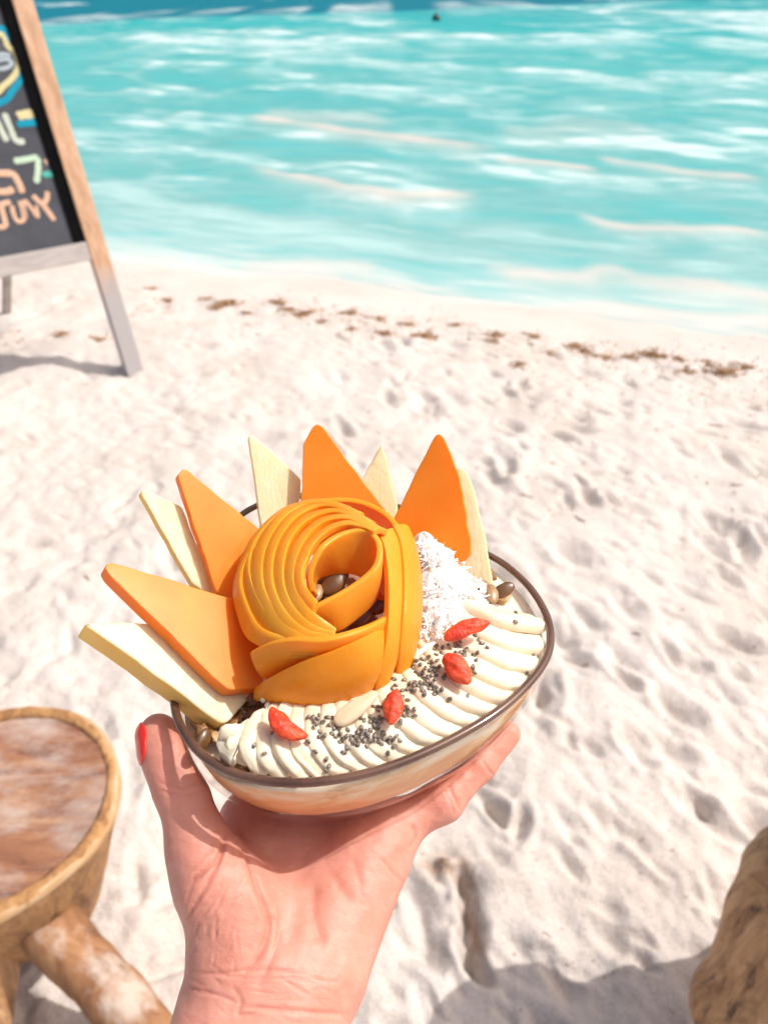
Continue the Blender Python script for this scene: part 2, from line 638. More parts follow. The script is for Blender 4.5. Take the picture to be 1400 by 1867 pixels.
ch = s.attr('chop')
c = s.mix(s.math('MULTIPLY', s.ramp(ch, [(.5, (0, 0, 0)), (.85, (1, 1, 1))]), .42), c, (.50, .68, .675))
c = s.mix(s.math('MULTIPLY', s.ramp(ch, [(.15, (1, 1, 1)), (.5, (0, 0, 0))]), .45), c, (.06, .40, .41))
c = s.mix(s.attr('deep'), c, s.mix(s.math('MULTIPLY', streak, .25), (.0005, .15, .215), (.02, .26, .28)))
fmask = s.math('MULTIPLY', s.attr('foam'), s.ramp(s.noise(v2, 3.2, 6, .72), [(.36, (.15, .15, .15)), (.56, (1, 1, 1))]))
c = s.mix(fmask, c, (.70, .775, .775))
c = s.mix(s.math('MULTIPLY', s.attr('silt'), .82), c, (.66, .55, .50))
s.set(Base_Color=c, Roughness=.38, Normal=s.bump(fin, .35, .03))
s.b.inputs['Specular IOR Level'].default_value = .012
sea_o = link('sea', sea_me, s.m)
tag(sea_o, 'turquoise sea with small white breakers running to the beach', kind='structure')

# ---- sand surface lookup for things that stand on it
sand_bvh = BVHTree.FromPolygons([tuple(q) for q in np.stack([XX, YY, ZZ], -1).reshape(-1, 3)], [tuple(map(int, f)) for f in grid_faces(len(yr), XX.shape[1])])


def ground(x, y):
    h = sand_bvh.ray_cast(Vector((x, y, 3)), Vector((0, 0, -1)))
    return h[0].z if h[0] is not None else 0.0


# ================================================================== SEAWEED AND TWIGS ON THE SAND
s = NT('dry_seaweed')
v = s.coord()
s.set(Base_Color=s.ramp(s.noise(v, 60, 3), [(.3, (.26, .13, .055)), (.7, (.52, .32, .17))]), Roughness=.8)
weed_m = s.m


def weed_mesh(seed, flat):
    r = np.random.default_rng(seed)
    V, Fs = [], []
    for k in range(30):
        p = r.normal(0, 1, 3) * (.032, .018, .003)
        p[2] = abs(p[2]) * flat + .003
        a = r.uniform(0, 6.28)
        q = []
        for i in range(4):
            q.append(p.copy())
            a += r.normal(0, .5)
            p = p + np.array([math.cos(a) * .014, math.sin(a) * .011, r.normal(.001, .003)])
        b = len(V)
        for i, w in enumerate(q):
            t = .0042 * (1 - abs(i - 1.5) / 2.6)
            V += [w + [-math.sin(a) * t, math.cos(a) * t, -.002], w + [math.sin(a) * t, -math.cos(a) * t, -.002], w + [0, 0, t * .9]]
        for i in range(3):
            for e in range(3):
                o0, o1 = b + 3 * i, b + 3 * i + 3
                Fs.append((o0 + e, o0 + (e + 1) % 3, o1 + (e + 1) % 3, o1 + e))
    b, nb_ = len(V), 22
    for q, zz in ((1., -.004), (.8, .004), (.4, .008 * flat)):
        for j in range(nb_):
            a = 6.283 * j / nb_
            w = q * (1 + .35 * float(vnoise(math.cos(a) * 2, math.sin(a) * 2, 0, seed)))
            V.append(np.array([.030 * w * math.cos(a), .016 * w * math.sin(a), zz * .7]))
    Fs += [tuple(b + q) for q in grid_faces(3, nb_, False, True)] + [tuple(range(b + 2 * nb_, b + 3 * nb_))]
    return mesh_np('seaweed_clump', V, Fs)


weed_me = [weed_mesh(100 + k, 1 + .8 * k) for k in range(4)]
weed_px = [(415, 548, 1.5), (398, 556, 1.), (376, 536, .8), (508, 553, 1.), (525, 566, 1.1), (552, 578, 1.), (566, 572, .8), (640, 574, 1.1), (660, 576, .9), (693, 582, .9), (742, 588, .9), (775, 614, 1.3), (700, 612, 1.), (905, 610, 1.1), (970, 605, 1.), (898, 624, .7), (1050, 622, 1.1), (1066, 634, 1.1), (1100, 640, 1.), (1188, 636, 1.2), (1210, 640, .9), (1238, 645, .8), (1318, 676, 1.4), (1250, 673, 1.), (1290, 650, .8), (946, 672, .8), (275, 518, .8), (305, 540, .7), (832, 585, .8), (118, 622, .8), (180, 630, 1.), (640, 604, .7), (590, 590, .7), (1000, 640, .8), (1360, 665, 1.), (1150, 640, .8), (450, 570, .7)]
GRP = 'dry seaweed clumps along the tide line'
for k, (px, py, sc) in enumerate(weed_px):
    p = at_z(px, py, -0.02)
    o = link('seaweed_clump', weed_me[k % 4], weed_m, smooth=False)
    o.location = (p[0], p[1], ground(p[0], p[1]) - .001)
    o.rotation_euler = (0, 0, rng.normal(0, .4))
    o.scale = (sc * .75, sc * .8, sc)
    lab = 'brown dry seaweed clump in the scattered tide line on the sand'
    if px == 415:
        lab = 'largest brown seaweed clump just right of the chalkboard sign'
    elif px == 775 and sc == 1.3:
        lab = 'dense rust brown seaweed clump mid tide line above the fruit bowl'
    elif px == 1318:
        lab = 'rust brown seaweed clump at the far right end of the tide line'
    tag(o, lab, 'seaweed', GRP)


# loose litter between the clumps, too small to tell apart
V, Fs = [], []
tl = np.array([at_z(px, py, 0)[:2] for px, py, _ in sorted(weed_px) if py < 700])
tlx, tly = tl[np.argsort(tl[:, 0])].T
for k in range(1700):
    x = rng.uniform(-2.6, 2.4)
    y = np.interp(x, tlx, tly) + rng.normal(0, .20) + (.25 * rng.random() if rng.random() < .2 else 0)
    if rng.random() < .12:
        y = rng.uniform(.5, 3.2)
        x = rng.uniform(-.1, .62) * y + .1
    elif float(vnoise(x * 3.1, y * 2, 0, 9)) < -.05:
        continue
    z = ground(x, y) + .001
    a, L, w = rng.uniform(0, 3.14), rng.uniform(.004, .016) * (.4 if y < 2 else 1), rng.uniform(.0015, .004) * (.5 if y < 2 else 1)
    d, e = np.array([math.cos(a), math.sin(a), 0]) * L, np.array([-math.sin(a), math.cos(a), 0]) * w
    c0 = np.array([x, y, z])
    b = len(V)
    V += [c0 - d, c0 - e - d * .2, c0 + d, c0 + e + d * .1, c0 + [0, 0, w * 1.3]]
    Fs += [(b, b + 1, b + 4), (b + 1, b + 2, b + 4), (b + 2, b + 3, b + 4), (b + 3, b, b + 4)]
tag(link('seaweed_litter', mesh_np('seaweed_litter', V, Fs), weed_m, smooth=False), 'fine brown seaweed litter strewn along the tide line and over the sand', 'seaweed', kind='stuff')


def twig_mesh(seed):
    r = np.random.default_rng(seed)
    n, m = 9, 6
    V = []
    for i in range(n):
        t = i / (n - 1)
        c = np.array([(t - .5) * .07, .006 * math.sin(3 * t + seed) + r.normal(0, .0012), .003 + r.normal(0, .0008)])
        rad = .0042 * (math.sin(math.pi * (0.08 + .84 * t)) ** .6) * (1 + r.normal(0, .15))
        for j in range(m):
            a = 6.283 * j / m
            V.append(c + [0, rad * 1.5 * math.cos(a), rad * .8 * math.sin(a)])
    Fs = [tuple(f) for f in grid_faces(n, m, False, True)] + [tuple(range(m))[::-1], tuple(range((n - 1) * m, n * m))]
    return mesh_np('driftwood_twig', V, Fs)


s = NT('driftwood')
v = s.coord((1, 5, 5))
s.set(Base_Color=s.ramp(s.noise(v, 50, 4), [(.3, (.16, .085, .045)), (.7, (.36, .22, .13))]), Roughness=.85)
twig_m = s.m
twig_me = [twig_mesh(1), twig_mesh(2), twig_mesh(3)]
for k, (px, py, sc, a, lab) in enumerate([
        (160, 1058, .8, -40, 'short brown driftwood twig lying on the sand left of the papaya fan'), (960, 912, 1., -22, 'brown driftwood piece lying on the sand right of the tallest right papaya slice'), (1055, 955, 1.1, -50, 'long thin dark twig lying on the sand right of the pineapple wedges'),
        (1305, 770, 1.2, -8, 'thick dark twig in a hollow of sand near the right edge'), (1350, 805, .8, -40, 'small dark twig below the thick twig near the right edge'), (1340, 893, 1., -5, 'dark twig lying level on the sand by the right edge, halfway up'),
        (995, 1717, .45, -30, 'rust brown leaf shred on the sand above the stool shadow'), (1160, 1170, .7, -35, 'thin brown twig on the sand right of the glass bowl'), (470, 612, .8, -45, 'lone dark twig on bare sand below the tide line'), (1070, 1220, .7, -10, 'faint tan twig on the sand close to the bowl rim'), (1180, 745, 1., -20, 'dark crooked twig on the sand left of the thick twig')]):
    p = at_z(px, py, 0.0)
    o = link('driftwood_twig', twig_me[k % 3], twig_m)
    o.location = (p[0], p[1], ground(p[0], p[1]) - .001)
    o.rotation_euler = (0, 0, R(a))
    o.scale = (sc * .62,) * 3
    tag(o, lab, 'twig', 'twigs on the sand')

# ================================================================== FLOAT far out
p = at_z(795, 38, ZW)
prof = [(0, -.12), (.10, -.10), (.155, 0), (.15, .08), (.10, .15), (.045, .18), (.045, .22), (.02, .235), (0, .236)]
m_ = 14
V = [(r * math.cos(6.283 * j / m_), r * math.sin(6.283 * j / m_), z) for r, z in prof for j in range(m_)]
s = NT('float_dark')
s.set(Base_Color=s.ramp(s.noise(s.coord(), 8, 2), [(.3, (.012, .05, .04)), (.7, (.02, .075, .06))]), Roughness=.5)
o = link('float', mesh_np('float', V, grid_faces(len(prof), m_, False, True)), s.m)
o.location = (p[0], p[1], ZW + .03)
tag(o, 'small dark round thing floating in the turquoise water beyond the breakers', 'float')
# ================================================================== CHALKBOARD SIGN
TH, AL = R(38), R(17)
E = np.array([math.cos(TH), math.sin(TH), 0])
N0 = np.array([math.sin(TH), -math.cos(TH), 0])
WU = math.cos(AL) * np.array([0, 0, 1.0]) - math.sin(AL) * N0      # up along the leaning frame
NB = np.cross(E, WU)
NB = NB if NB @ N0 > 0 else -NB                                     # out of the board, towards the viewer
F0 = at_z(249, 681, 0.0)
F0[2] = 0


def slab(name, o, a, b, c, m, parent, bevel=.004):
    """box with corner o and edge vectors a,b,c (world), bevelled"""
    bm = bmesh.new()
    vs_ = [bm.verts.new(tuple(o + i * a + j * b + k * c)) for i in (0, 1) for j in (0, 1) for k in (0, 1)]
    for f in ((0, 1, 3, 2), (4, 6, 7, 5), (0, 4, 5, 1), (2, 3, 7, 6), (0, 2, 6, 4), (1, 5, 7, 3)):
        bm.faces.new([vs_[i] for i in f])
    bmesh.ops.recalc_face_normals(bm, faces=bm.faces)
    if bevel:
        bmesh.ops.bevel(bm, geom=list(bm.edges), offset=bevel, segments=2, affect='EDGES', profile=.5)
    me = bpy.data.meshes.new(name)
    bm.to_mesh(me)
    bm.free()
    return link(name, me, m, parent, smooth=False)


def wood(name, c1, c2, c3, sc, stretch, rough=.7, rot=(0, 0, 0), bstr=.4):
    s = NT(name)
    v = s.coord(stretch, rot)
    c = s.ramp(s.noise(v, sc, 6, .6, .6), [(.28, c1), (.5, c2), (.72, c3)])
    s.set(Base_Color=c, Roughness=rough, Normal=s.bump(s.noise(v, sc * 3, 4), bstr, .002))
    return s.m


rail_m = wood('sign_wood', (.40, .23, .13), (.56, .34, .21), (.66, .44, .31), 5, (6, 6, .8), .6)
# the foot of the frame is grey, blending into the tan above
_t = rail_m.node_tree
_b = _t.nodes['Principled BSDF']
_src = _b.inputs['Base Color'].links[0].from_socket
_tc = _t.nodes.new('ShaderNodeTexCoord')
_sp = _t.nodes.new('ShaderNodeSeparateXYZ')
_t.links.new(_tc.outputs['Object'], _sp.inputs[0])
_nz = _t.nodes.new('ShaderNodeTexNoise')
_nz.inputs['Scale'].default_value = 12
_t.links.new(_tc.outputs['Object'], _nz.inputs['Vector'])
_ma = _t.nodes.new('ShaderNodeMath')
_ma.operation = 'MULTIPLY_ADD'
_ma.inputs[1].default_value = .18
_t.links.new(_nz.outputs['Fac'], _ma.inputs[0])
_t.links.new(_sp.outputs['Z'], _ma.inputs[2])
_rp = _t.nodes.new('ShaderNodeMapRange')
_rp.inputs['From Min'].default_value = .40
_rp.inputs['From Max'].default_value = .56
_t.links.new(_ma.outputs[0], _rp.inputs['Value'])
_mx = _t.nodes.new('ShaderNodeMix')
_mx.data_type = 'RGBA'
_t.links.new(_rp.outputs[0], _mx.inputs[0])
_mx.inputs[6].default_value = (.40, .37, .37, 1)
_t.links.new(_src, _mx.inputs[7])
_t.links.new(_mx.outputs[2], _b.inputs['Base Color'])
grey_m = wood('grey_wood', (.33, .29, .27), (.44, .40, .38), (.53, .49, .47), 6, (1, 1, 5), .75)
s = NT('chalkboard')
v = s.coord()
s.set(Base_Color=s.ramp(s.noise(v, 6, 5, .65), [(.3, (.040, .043, .055)), (.75, (.085, .09, .11))]), Roughness=.75)
board_m = s.m
s = NT('shade_and_hinge_black')  # near-black for the painted shadow gaps and the hinge
s.set(Base_Color=s.ramp(s.noise(s.coord(), 20, 2), [(.3, (.003, .003, .004)), (.7, (.006, .006, .007))]), Roughness=.9)
s.b.inputs['Specular IOR Level'].default_value = .05
black_m = s.m

sign = empty('chalkboard_sign', F0)
tag(sign, 'leaning A-frame chalkboard sign with chalk lettering and a wooden frame on the sand', 'sign')
RW, RD, TOP, BW = .078, .045, 1.62, .62
slab('rail', F0 - E * RW * .5 - WU * .03 - NB * RD, E * RW, WU * TOP, NB * RD, rail_m, sign)
slab('rail', F0 - E * (RW * 1.5 + BW) - WU * .03 - NB * RD, E * RW, WU * TOP, NB * RD, rail_m, sign)
B0 = F0 - E * (RW * .5 + BW)
slab('bottom_rail', B0 + WU * .505 - NB * (RD - .002), E * BW, WU * .075, NB * (RD - .006), grey_m, sign)
slab('top_rail', B0 + WU * (TOP - .11) - NB * (RD - .002), E * BW, WU * .075, NB * (RD - .006), rail_m, sign)
BP = B0 + WU * .58 - NB * .022
slab('board', BP - NB * .012, E * BW, WU * (TOP - .69), NB * .012, board_m, sign, 0)
slab('gap_shade', BP + E * (BW - .046) + NB * .0005, E * .046, WU * (TOP - .69), NB * .010, black_m, sign, .002)  # black strip painted in for the shadow gap inside the rail
slab('gap_shade', BP + NB * .0005, E * .046, WU * (TOP - .69), NB * .010, black_m, sign, .002)
HT = F0 + WU * (TOP - .10) - NB * (RD + .004)
RF = at_z(9, 566, 0.0)
for k, off in enumerate((0.0, BW + .02)):
    a = HT - E * (off + .02)
    b = RF - E * off
    b = np.array([b[0], b[1], ground(b[0], b[1]) - .03])
    ax = (b - a)
    sd = E * .04
    dp = np.cross(ax, E)
    dp = dp / np.linalg.norm(dp) * .03
    slab('rear_leg', a - sd / 2 - dp / 2, sd, ax, dp, grey_m if k == 0 else grey_m, sign)
# hinge between the halves
slab('hinge', HT - E * .05 - NB * .004 - WU * .02, E * .05, WU * .06, NB * .006, black_m, sign, .001)

chalk_pts = BP + NB * .0016


def chalk_mat(name, col):
    s = NT(name)
    v = s.coord()
    g = s.ramp(s.noise(v, 90, 4, .7), [(.25, tuple(q * .75 for q in col)), (.65, col)])
    s.set(Base_Color=g, Roughness=.95)
    return s.m


CH = {'yellow': chalk_mat('chalk_yellow', (.68, .62, .34)), 'blue': chalk_mat('chalk_blue', (.0, .30, .46)), 'grey': chalk_mat('chalk_grey', (.42, .50, .55)), 'mint': chalk_mat('chalk_mint', (.55, .72, .55)), 'teal': chalk_mat('chalk_teal', (.09, .48, .40)), 'peach': chalk_mat('chalk_peach', (.74, .47, .33)), 'white': chalk_mat('chalk_white', (.58, .64, .55))}


def strokes(name, lines, wpx, m, lift=0.0):
    for k, q in enumerate(lines):
        stroke(name, [q], wpx, m, lift + .00015 * k)


def stroke(name, lines, wpx, m, lift=0.0):
    """chalk strokes: rounded ribbons a millimetre proud of the board; lines in photo pixels taken onto the board plane"""
    V, Fs = [], []
    for ln in lines:
        P = np.array([at_plane(x, y, chalk_pts + NB * lift, NB) for x, y in ln])
        n = max(6, int(5 * len(ln)))
        Q = catmull(P, n) if len(P) > 2 else np.linspace(P[0], P[-1], n)
        T = np.gradient(Q, axis=0)
        T /= np.linalg.norm(T, axis=1)[:, None]
        S = np.cross(NB, T)
        w = wpx * np.linalg.norm(Q.mean(0) - CAM) / F / 2
        t_ = np.linspace(0, 1, n)
        ww = w * (1 + .12 * vnoise(t_ * 9 * len(ln), Q[0, 0] * 50, 0, 3)) * np.clip(np.minimum(t_, 1 - t_) * 14 + .55, 0, 1)
        b = len(V)
        for i in range(n):
            V += [Q[i] - S[i] * ww[i] - NB * .0012, Q[i] - S[i] * ww[i] * .8 + NB * .0006, Q[i] + S[i] * ww[i] * .8 + NB * .0006, Q[i] + S[i] * ww[i] - NB * .0012]
        Fs += [tuple(b + f) for f in grid_faces(n, 4)]
        Fs += [(b, b + 1, b + 2, b + 3), (b + 4 * n - 1, b + 4 * n - 2, b + 4 * n - 3, b + 4 * n - 4)]
    return link(name, mesh_np(name, V, Fs), m, sign, smooth=False)


strokes('chalk_drawing', [[(-40, 60), (-10, 52), (8, 54), (14, 62), (20, 74)], [(43, 128), (40, 142), (32, 155), (22, 168), (14, 180), (0, 188), (-20, 196)]], 9, CH['blue'])
strokes('chalk_drawing', [[(-20, 66), (2, 62), (10, 72), (16, 86), (26, 92), (33, 108), (34, 122), (28, 136), (18, 148), (6, 158), (-6, 172)]], 8, CH['yellow'], .0004)
strokes('chalk_drawing', [[(-12, 101), (8, 99), (20, 101)], [(-12, 126), (6, 125), (18, 121), (22, 113), (12, 108), (-10, 112)]], 6, CH['grey'])
strokes('chalk_letter', [[(-12, 206), (2, 236), (14, 258)]], 9, CH['white'])
strokes('chalk_letter', [[(8, 206), (18, 230), (30, 256), (46, 258)]], 9, CH['white'])
strokes('chalk_stroke', [[(30, 208), (60, 203)], [(34, 215), (64, 210)]], 7, CH['yellow'])
strokes('chalk_underline', [[(32, 227), (72, 222)]], 10, CH['blue'])
strokes('chalk_letter', [[(26, 294), (48, 291), (70, 286)], [(70, 287), (70, 310), (67, 334)]], 9, CH['mint'])
strokes('chalk_letter', [[(82, 290), (86, 300)], [(89, 287), (94, 299)]], 4, CH['peach'])
strokes('chalk_underline', [[(78, 319), (104, 316)]], 9, CH['teal'])
strokes('chalk_letter', [[(-18, 316), (6, 316), (24, 318), (34, 332), (42, 352)], [(26, 345), (10, 350), (-10, 348)]], 10, CH['peach'])
strokes('chalk_letter', [[(-14, 378), (6, 372), (20, 368)], [(2, 374), (8, 396), (12, 414)], [(-14, 414), (12, 414)]], 8, CH['peach'])
strokes('chalk_letter', [[(22, 374), (26, 392), (34, 404), (44, 400), (42, 384), (36, 366)]], 7, CH['peach'])
strokes('chalk_letter', [[(48, 398), (44, 376), (46, 366), (58, 380), (70, 396), (66, 374)]], 6, CH['peach'])
strokes('chalk_letter', [[(60, 356), (70, 366), (79, 374), (90, 388), (100, 402)], [(87, 349), (86, 362), (79, 374)]], 8, CH['peach'])

# ================================================================== ROOT-WOOD STOOLS
def stool_mat(name, amber):
    s = NT(name)
    v = s.coord((9, 9, 1.4), (0, R(12), 0))
    n1 = s.noise(v, 4.5, 6, .65, .8)
    c = s.ramp(n1, [(.28, (.10, .045, .018)), (.42, (.33, .155, .055)), (.58, (.48, .25, .095)), (.78, (.58, .36, .17))] if amber else [(.30, (.07, .032, .016)), (.41, (.33, .165, .075)), (.56, (.56, .32, .15)), (.75, (.66, .45, .27))])
    v2 = s.coord((30, 30, 5))
    dark = s.ramp(s.noise(v2, 1.6, 4, .6), [(.60, (0, 0, 0)), (.70, (1, 1, 1))])
    c = s.mix(s.math('MULTIPLY', dark, .8 if not amber else .4), c, (.05, .025, .012))
    s.set(Base_Color=c, Roughness=.6, Normal=s.bump(s.noise(v, 14, 6, .65), .8, .006))
    return s.m


amber_m = stool_mat('amber_root_wood', True)
dark_m = stool_mat('dark_root_wood', False)
s = NT('worn_seat_wood')
v = s.coord((1, 1, 1))
vv = s.coord((1.6, 9, 1), (0, 0, R(-35)))
base = s.ramp(s.noise(vv, 3.5, 6, .62, 1.2), [(.28, (.12, .045, .028)), (.5, (.28, .12, .062)), (.72, (.42, .22, .11))])
sandy = s.ramp(s.noise(s.coord((1, 1.5, 1), (0, 0, R(-35))), 6.5, 9, .70, .1), [(.47, (0, 0, 0)), (.70, (1, 1, 1))])
c = s.mix(s.math('MULTIPLY', sandy, .68), base, (.55, .50, .46))
s.set(Base_Color=c, Roughness=.75, Normal=s.bump(s.noise(v, 40, 5), .35, .003))
seat_m = s.m
s = NT('pale_rim_wood')
v = s.coord((1, 1, 6))
c = s.ramp(s.noise(v, 8, 5, .65), [(.3, (.38, .20, .085)), (.5, (.50, .31, .155)), (.66, (.58, .49, .40))])
s.set(Base_Color=c, Roughness=.7, Normal=s.bump(s.noise(v, 30, 4), .3, .002))
rim_m = s.m
leg_m = None
s = NT('sandy_leg_wood')
v = s.coord((5, 5, 1.2), (0, R(35), 0))
c = s.ramp(s.noise(v, 4, 6, .65, .8), [(.30, (.10, .042, .02)), (.5, (.29, .135, .06)), (.72, (.42, .235, .115))])
geo = s.n('NewGeometry')
sep = s.n('SeparateXYZ')
s.l(geo.outputs['Normal'], sep.inputs[0])
cov = s.math('ADD', sep.outputs['Z'], s.math('MULTIPLY', s.math('SUBTRACT', s.noise(s.coord((7, 7, 2), (0, R(35), 0)), 2.2, 5, .65), .5), 2.4))
cov = s.ramp(cov, [(.52, (0, 0, 0)), (.95, (.8, .8, .8))])
c = s.mix(cov, c, (.54, .46, .40))
s.set(Base_Color=c, Roughness=.8, Normal=s.bump(s.noise(v, 14, 4), .4, .003))
leg_m = s.m


def sdf_obj(name, f, lo, hi, h, m, parent, sub=0):
    V, Q = surface_nets(f, lo, hi, h)
    for _ in range(sub):
        V, Q = subdiv(V, Q)
        V = sdf_project(f, V, 2, h)
    return link(name, mesh_np(name, V, Q), m, parent)


def stool(label, C, r, top, legs, body_m, legmats, thick, taper, seed):
    st = empty('root_stool', (C[0], C[1], 0))
    tag(st, label, 'stool', 'carved root stools on the sand')

    def wob(a, k):
        return r * (1 + .035 * np.cos(2 * a + seed) + .022 * np.cos(3 * a + 2 * seed) + .012 * np.cos(5 * a + k))

    def body(P):
        q = P - np.array([C[0], C[1], top])
        a = np.arctan2(q[:, 1], q[:, 0])
        rr = np.hypot(q[:, 0], q[:, 1])
        t = np.clip(-q[:, 2] / thick, 0, 1.4)
        R_ = wob(a, 1.) * (1.0 - taper * t ** 1.12) + .006 * fbm(P[:, 0] * 14, P[:, 1] * 14, P[:, 2] * 5, seed, 3)
        d1 = (rr - R_) * .8
        d2 = q[:, 2]
        d3 = -q[:, 2] - thick
        d = -smin(-d1, -d2, .02) if False else np.maximum(d1, np.maximum(d2, d3))
        d = np.where(d2 > -.03, -smin(-d1, -(d2 + .0), .018), d)
        d = np.maximum(d, d3)
        # dished seat
        dish = -(rr - r * .87) * .5
        d = np.maximum(d, np.minimum(dish, q[:, 2] + .0095 + .010 * np.clip(1 - rr / (r * .84), 0, 1)))
        return d
    b = sdf_obj('body', body, (C[0] - r * 1.15, C[1] - r * 1.15, top - thick - .02), (C[0] + r * 1.15, C[1] + r * 1.15, top + .02), .0075, body_m, st, 1)
    # seat inlay and rim are separate skins
    nA = 96
    V, Fs = [], []
    ang = np.linspace(0, 2 * math.pi, nA, endpoint=False)
    rings = [0.0, .2, .4, .6, .78, .90]
    for fr in rings:
        zz = top - .0065 - .008 * (1 - fr / .87) + .0018
        for a in ang:
            x, y = C[0] + wob(a, 1.) * max(fr, .001) * math.cos(a), C[1] + wob(a, 1.) * max(fr, .001) * math.sin(a)
            V.append((x, y, zz + .0018 * float(vnoise(x * 30, y * 30, 0, seed))))
    link('seat', mesh_np('seat', V, grid_faces(len(rings), nA, False, True)), seat_m, st)
    prof = [(.875, -.013), (.89, -.008), (.91, -.0045), (.94, -.003), (.972, -.004), (.993, -.008), (1.001, -.013), (.999, -.018), (.985, -.022)]
    V = []
    for fr, dz in prof:
        for a in ang:
            w_ = wob(a, 1.)
            x, y = C[0] + w_ * fr * math.cos(a), C[1] + w_ * fr * math.sin(a)
            V.append((x, y, top + dz + .002 * float(vnoise(x * 22, y * 22, 1, seed + 3))))
    link('rim', mesh_np('rim', V, grid_faces(len(prof), nA, False, True)), rim_m, st)
    for k, (a, bpt, ra, rb, bow) in enumerate(legs):
        a, bpt = np.array(a, float), np.array(bpt, float)
        mid = (a + bpt) / 2 + np.array(bow)

        def leg(P, a=a, b=bpt, mid=mid, ra=ra, rb=rb, k=k):
            d = smin(cone(P, a, mid, ra, (ra + rb) * .48), cone(P, mid, b, (ra + rb) * .48, rb), .03)
            return d + .007 * fbm(P[:, 0] * 13, P[:, 1] * 13, P[:, 2] * 5, seed + 9 + k, 3)
        lo = np.minimum(np.minimum(a, bpt), mid) - max(ra, rb) - .03
        hi = np.maximum(np.maximum(a, bpt), mid) + max(ra, rb) + .03
        sdf_obj('leg', leg, lo, hi, .009, legmats[k], st, 1)
    return st


C1 = at_z(-12, 1462, .45)
z0 = lambda px, py, z=0.0: at_z(px, py, z)
stool('low round root stool with a worn sandy seat and pale rim, left of the hand', C1[:2], .192, .45,
      [(C1 + [-.06, -.05, -.16], at_z(-75, 2050, 0.0) + [0, 0, -.03], .085, .05, (0, 0, .0)),
       (at_z(62, 1655, .30), at_z(372, 1985, 0.0) + [0, 0, -.02], .046, .037, (0, 0, .0)),
       (C1 + [-.10, .06, -.16], C1 + [-.24, .12, -.48], .08, .05, (0, 0, 0))],
      amber_m, [dark_m, leg_m, amber_m], .30, .50, 3)
C2 = np.array([.655, .575, .65])
stool('tall root stool with a dark streaked splayed leg at the lower right edge', C2[:2], .155, .65,
      [(at_z(1490, 1640, .46), at_z(1296, 2050, .0) + [0.06, 0, -.03], .10, .085, (-.03, 0, .03)),
       (C2 + [.08, .04, -.15], C2 + [.20, .12, -.67], .08, .05, (0, 0, 0)),
       (C2 + [.03, -.10, -.15], C2 + [.08, -.26, -.67], .08, .05, (0, 0, 0))],
      dark_m, [dark_m, dark_m, dark_m], .22, .5, 5)
# ================================================================== GLASS BOWL
ZB = 1.279
BD = 0.058
rim_px = [(308, 1270), (318, 1322), (352, 1374), (405, 1411), (470, 1430), (545, 1436), (625, 1428), (700, 1410), (775, 1381), (850, 1343), (915, 1302), (965, 1257), (1000, 1211), (1012, 1170), (1005, 1124), (975, 1073), (930, 1030), (885, 1003), (820, 965), (726, 920), (660, 902), (590, 898), (520, 904), (470, 917), (430, 941), (390, 985), (350, 1055), (322, 1140), (309, 1210)]
NR = 144
RIM = catmull([at_z(x, y, ZB)[:2] for x, y in rim_px], NR, True)
CB = RIM.mean(0)
_ra = np.unwrap(np.arctan2(RIM[:, 1] - CB[1], RIM[:, 0] - CB[0]))
_rr = np.linalg.norm(RIM - CB, axis=1)
_o = np.argsort(np.mod(_ra, 2 * math.pi))
_rA = np.mod(_ra, 2 * math.pi)[_o]
_rR = _rr[_o]


def rim_r(a):
    return np.interp(np.mod(a, 2 * math.pi), _rA, _rR, period=2 * math.pi)


AN = np.linspace(0, 2 * math.pi, NR, endpoint=False)
RO = rim_r(AN)


def wall_scale(s):
    """radius factor of the outer wall at depth fraction s (0 rim, 1 base)"""
    return (1 - (np.asarray(s) * .93) ** 2.7) ** (1 / 2.3)


def bowl_ring(s, inset, z):
    rr = (RO - .0016) * wall_scale(s) - inset
    return np.stack([CB[0] + rr * np.cos(AN), CB[1] + rr * np.sin(AN), np.full(NR, z)], 1)


def closed_surface(rings, cap0=True, cap1=True):
    V = np.vstack(rings)
    n = len(rings[0])
    Fs = [tuple(f) for f in grid_faces(len(rings), n, False, True)]
    if cap0:
        Fs.append(tuple(range(n))[::-1])
    if cap1:
        Fs.append(tuple(range((len(rings) - 1) * n, len(rings) * n)))
    return V, Fs


def fix_normals(me):
    bm = bmesh.new()
    bm.from_mesh(me)
    bmesh.ops.recalc_face_normals(bm, faces=bm.faces)
    bm.to_mesh(me)
    bm.free()
    return me


def glass_mat(name, tint, gloss=.06, rough=.03):
    s = NT(name)
    t = s.n('BsdfTransparent')
    t.inputs['Color'].default_value = (*tint, 1)
    g = s.n('BsdfGlossy')
    g.inputs['Roughness'].default_value = rough
    g.inputs['Color'].default_value = (1, 1, 1, 1)
    fr = s.n('Fresnel')
    fr.inputs['IOR'].default_value = 1.5
    mx = s.n('MixShader')
    geo = s.n('NewGeometry')
    s.l(s.math('MULTIPLY', s.math('MULTIPLY', fr.outputs[0], .7), s.math('SUBTRACT', 1.0, geo.outputs['Backfacing'])), mx.inputs[0])
    s.l(t.outputs[0], mx.inputs[1])
    s.l(g.outputs[0], mx.inputs[2])
    s.l(mx.outputs[0], s.out.inputs['Surface'])
    s.t.nodes.remove(s.b)
    return s.m


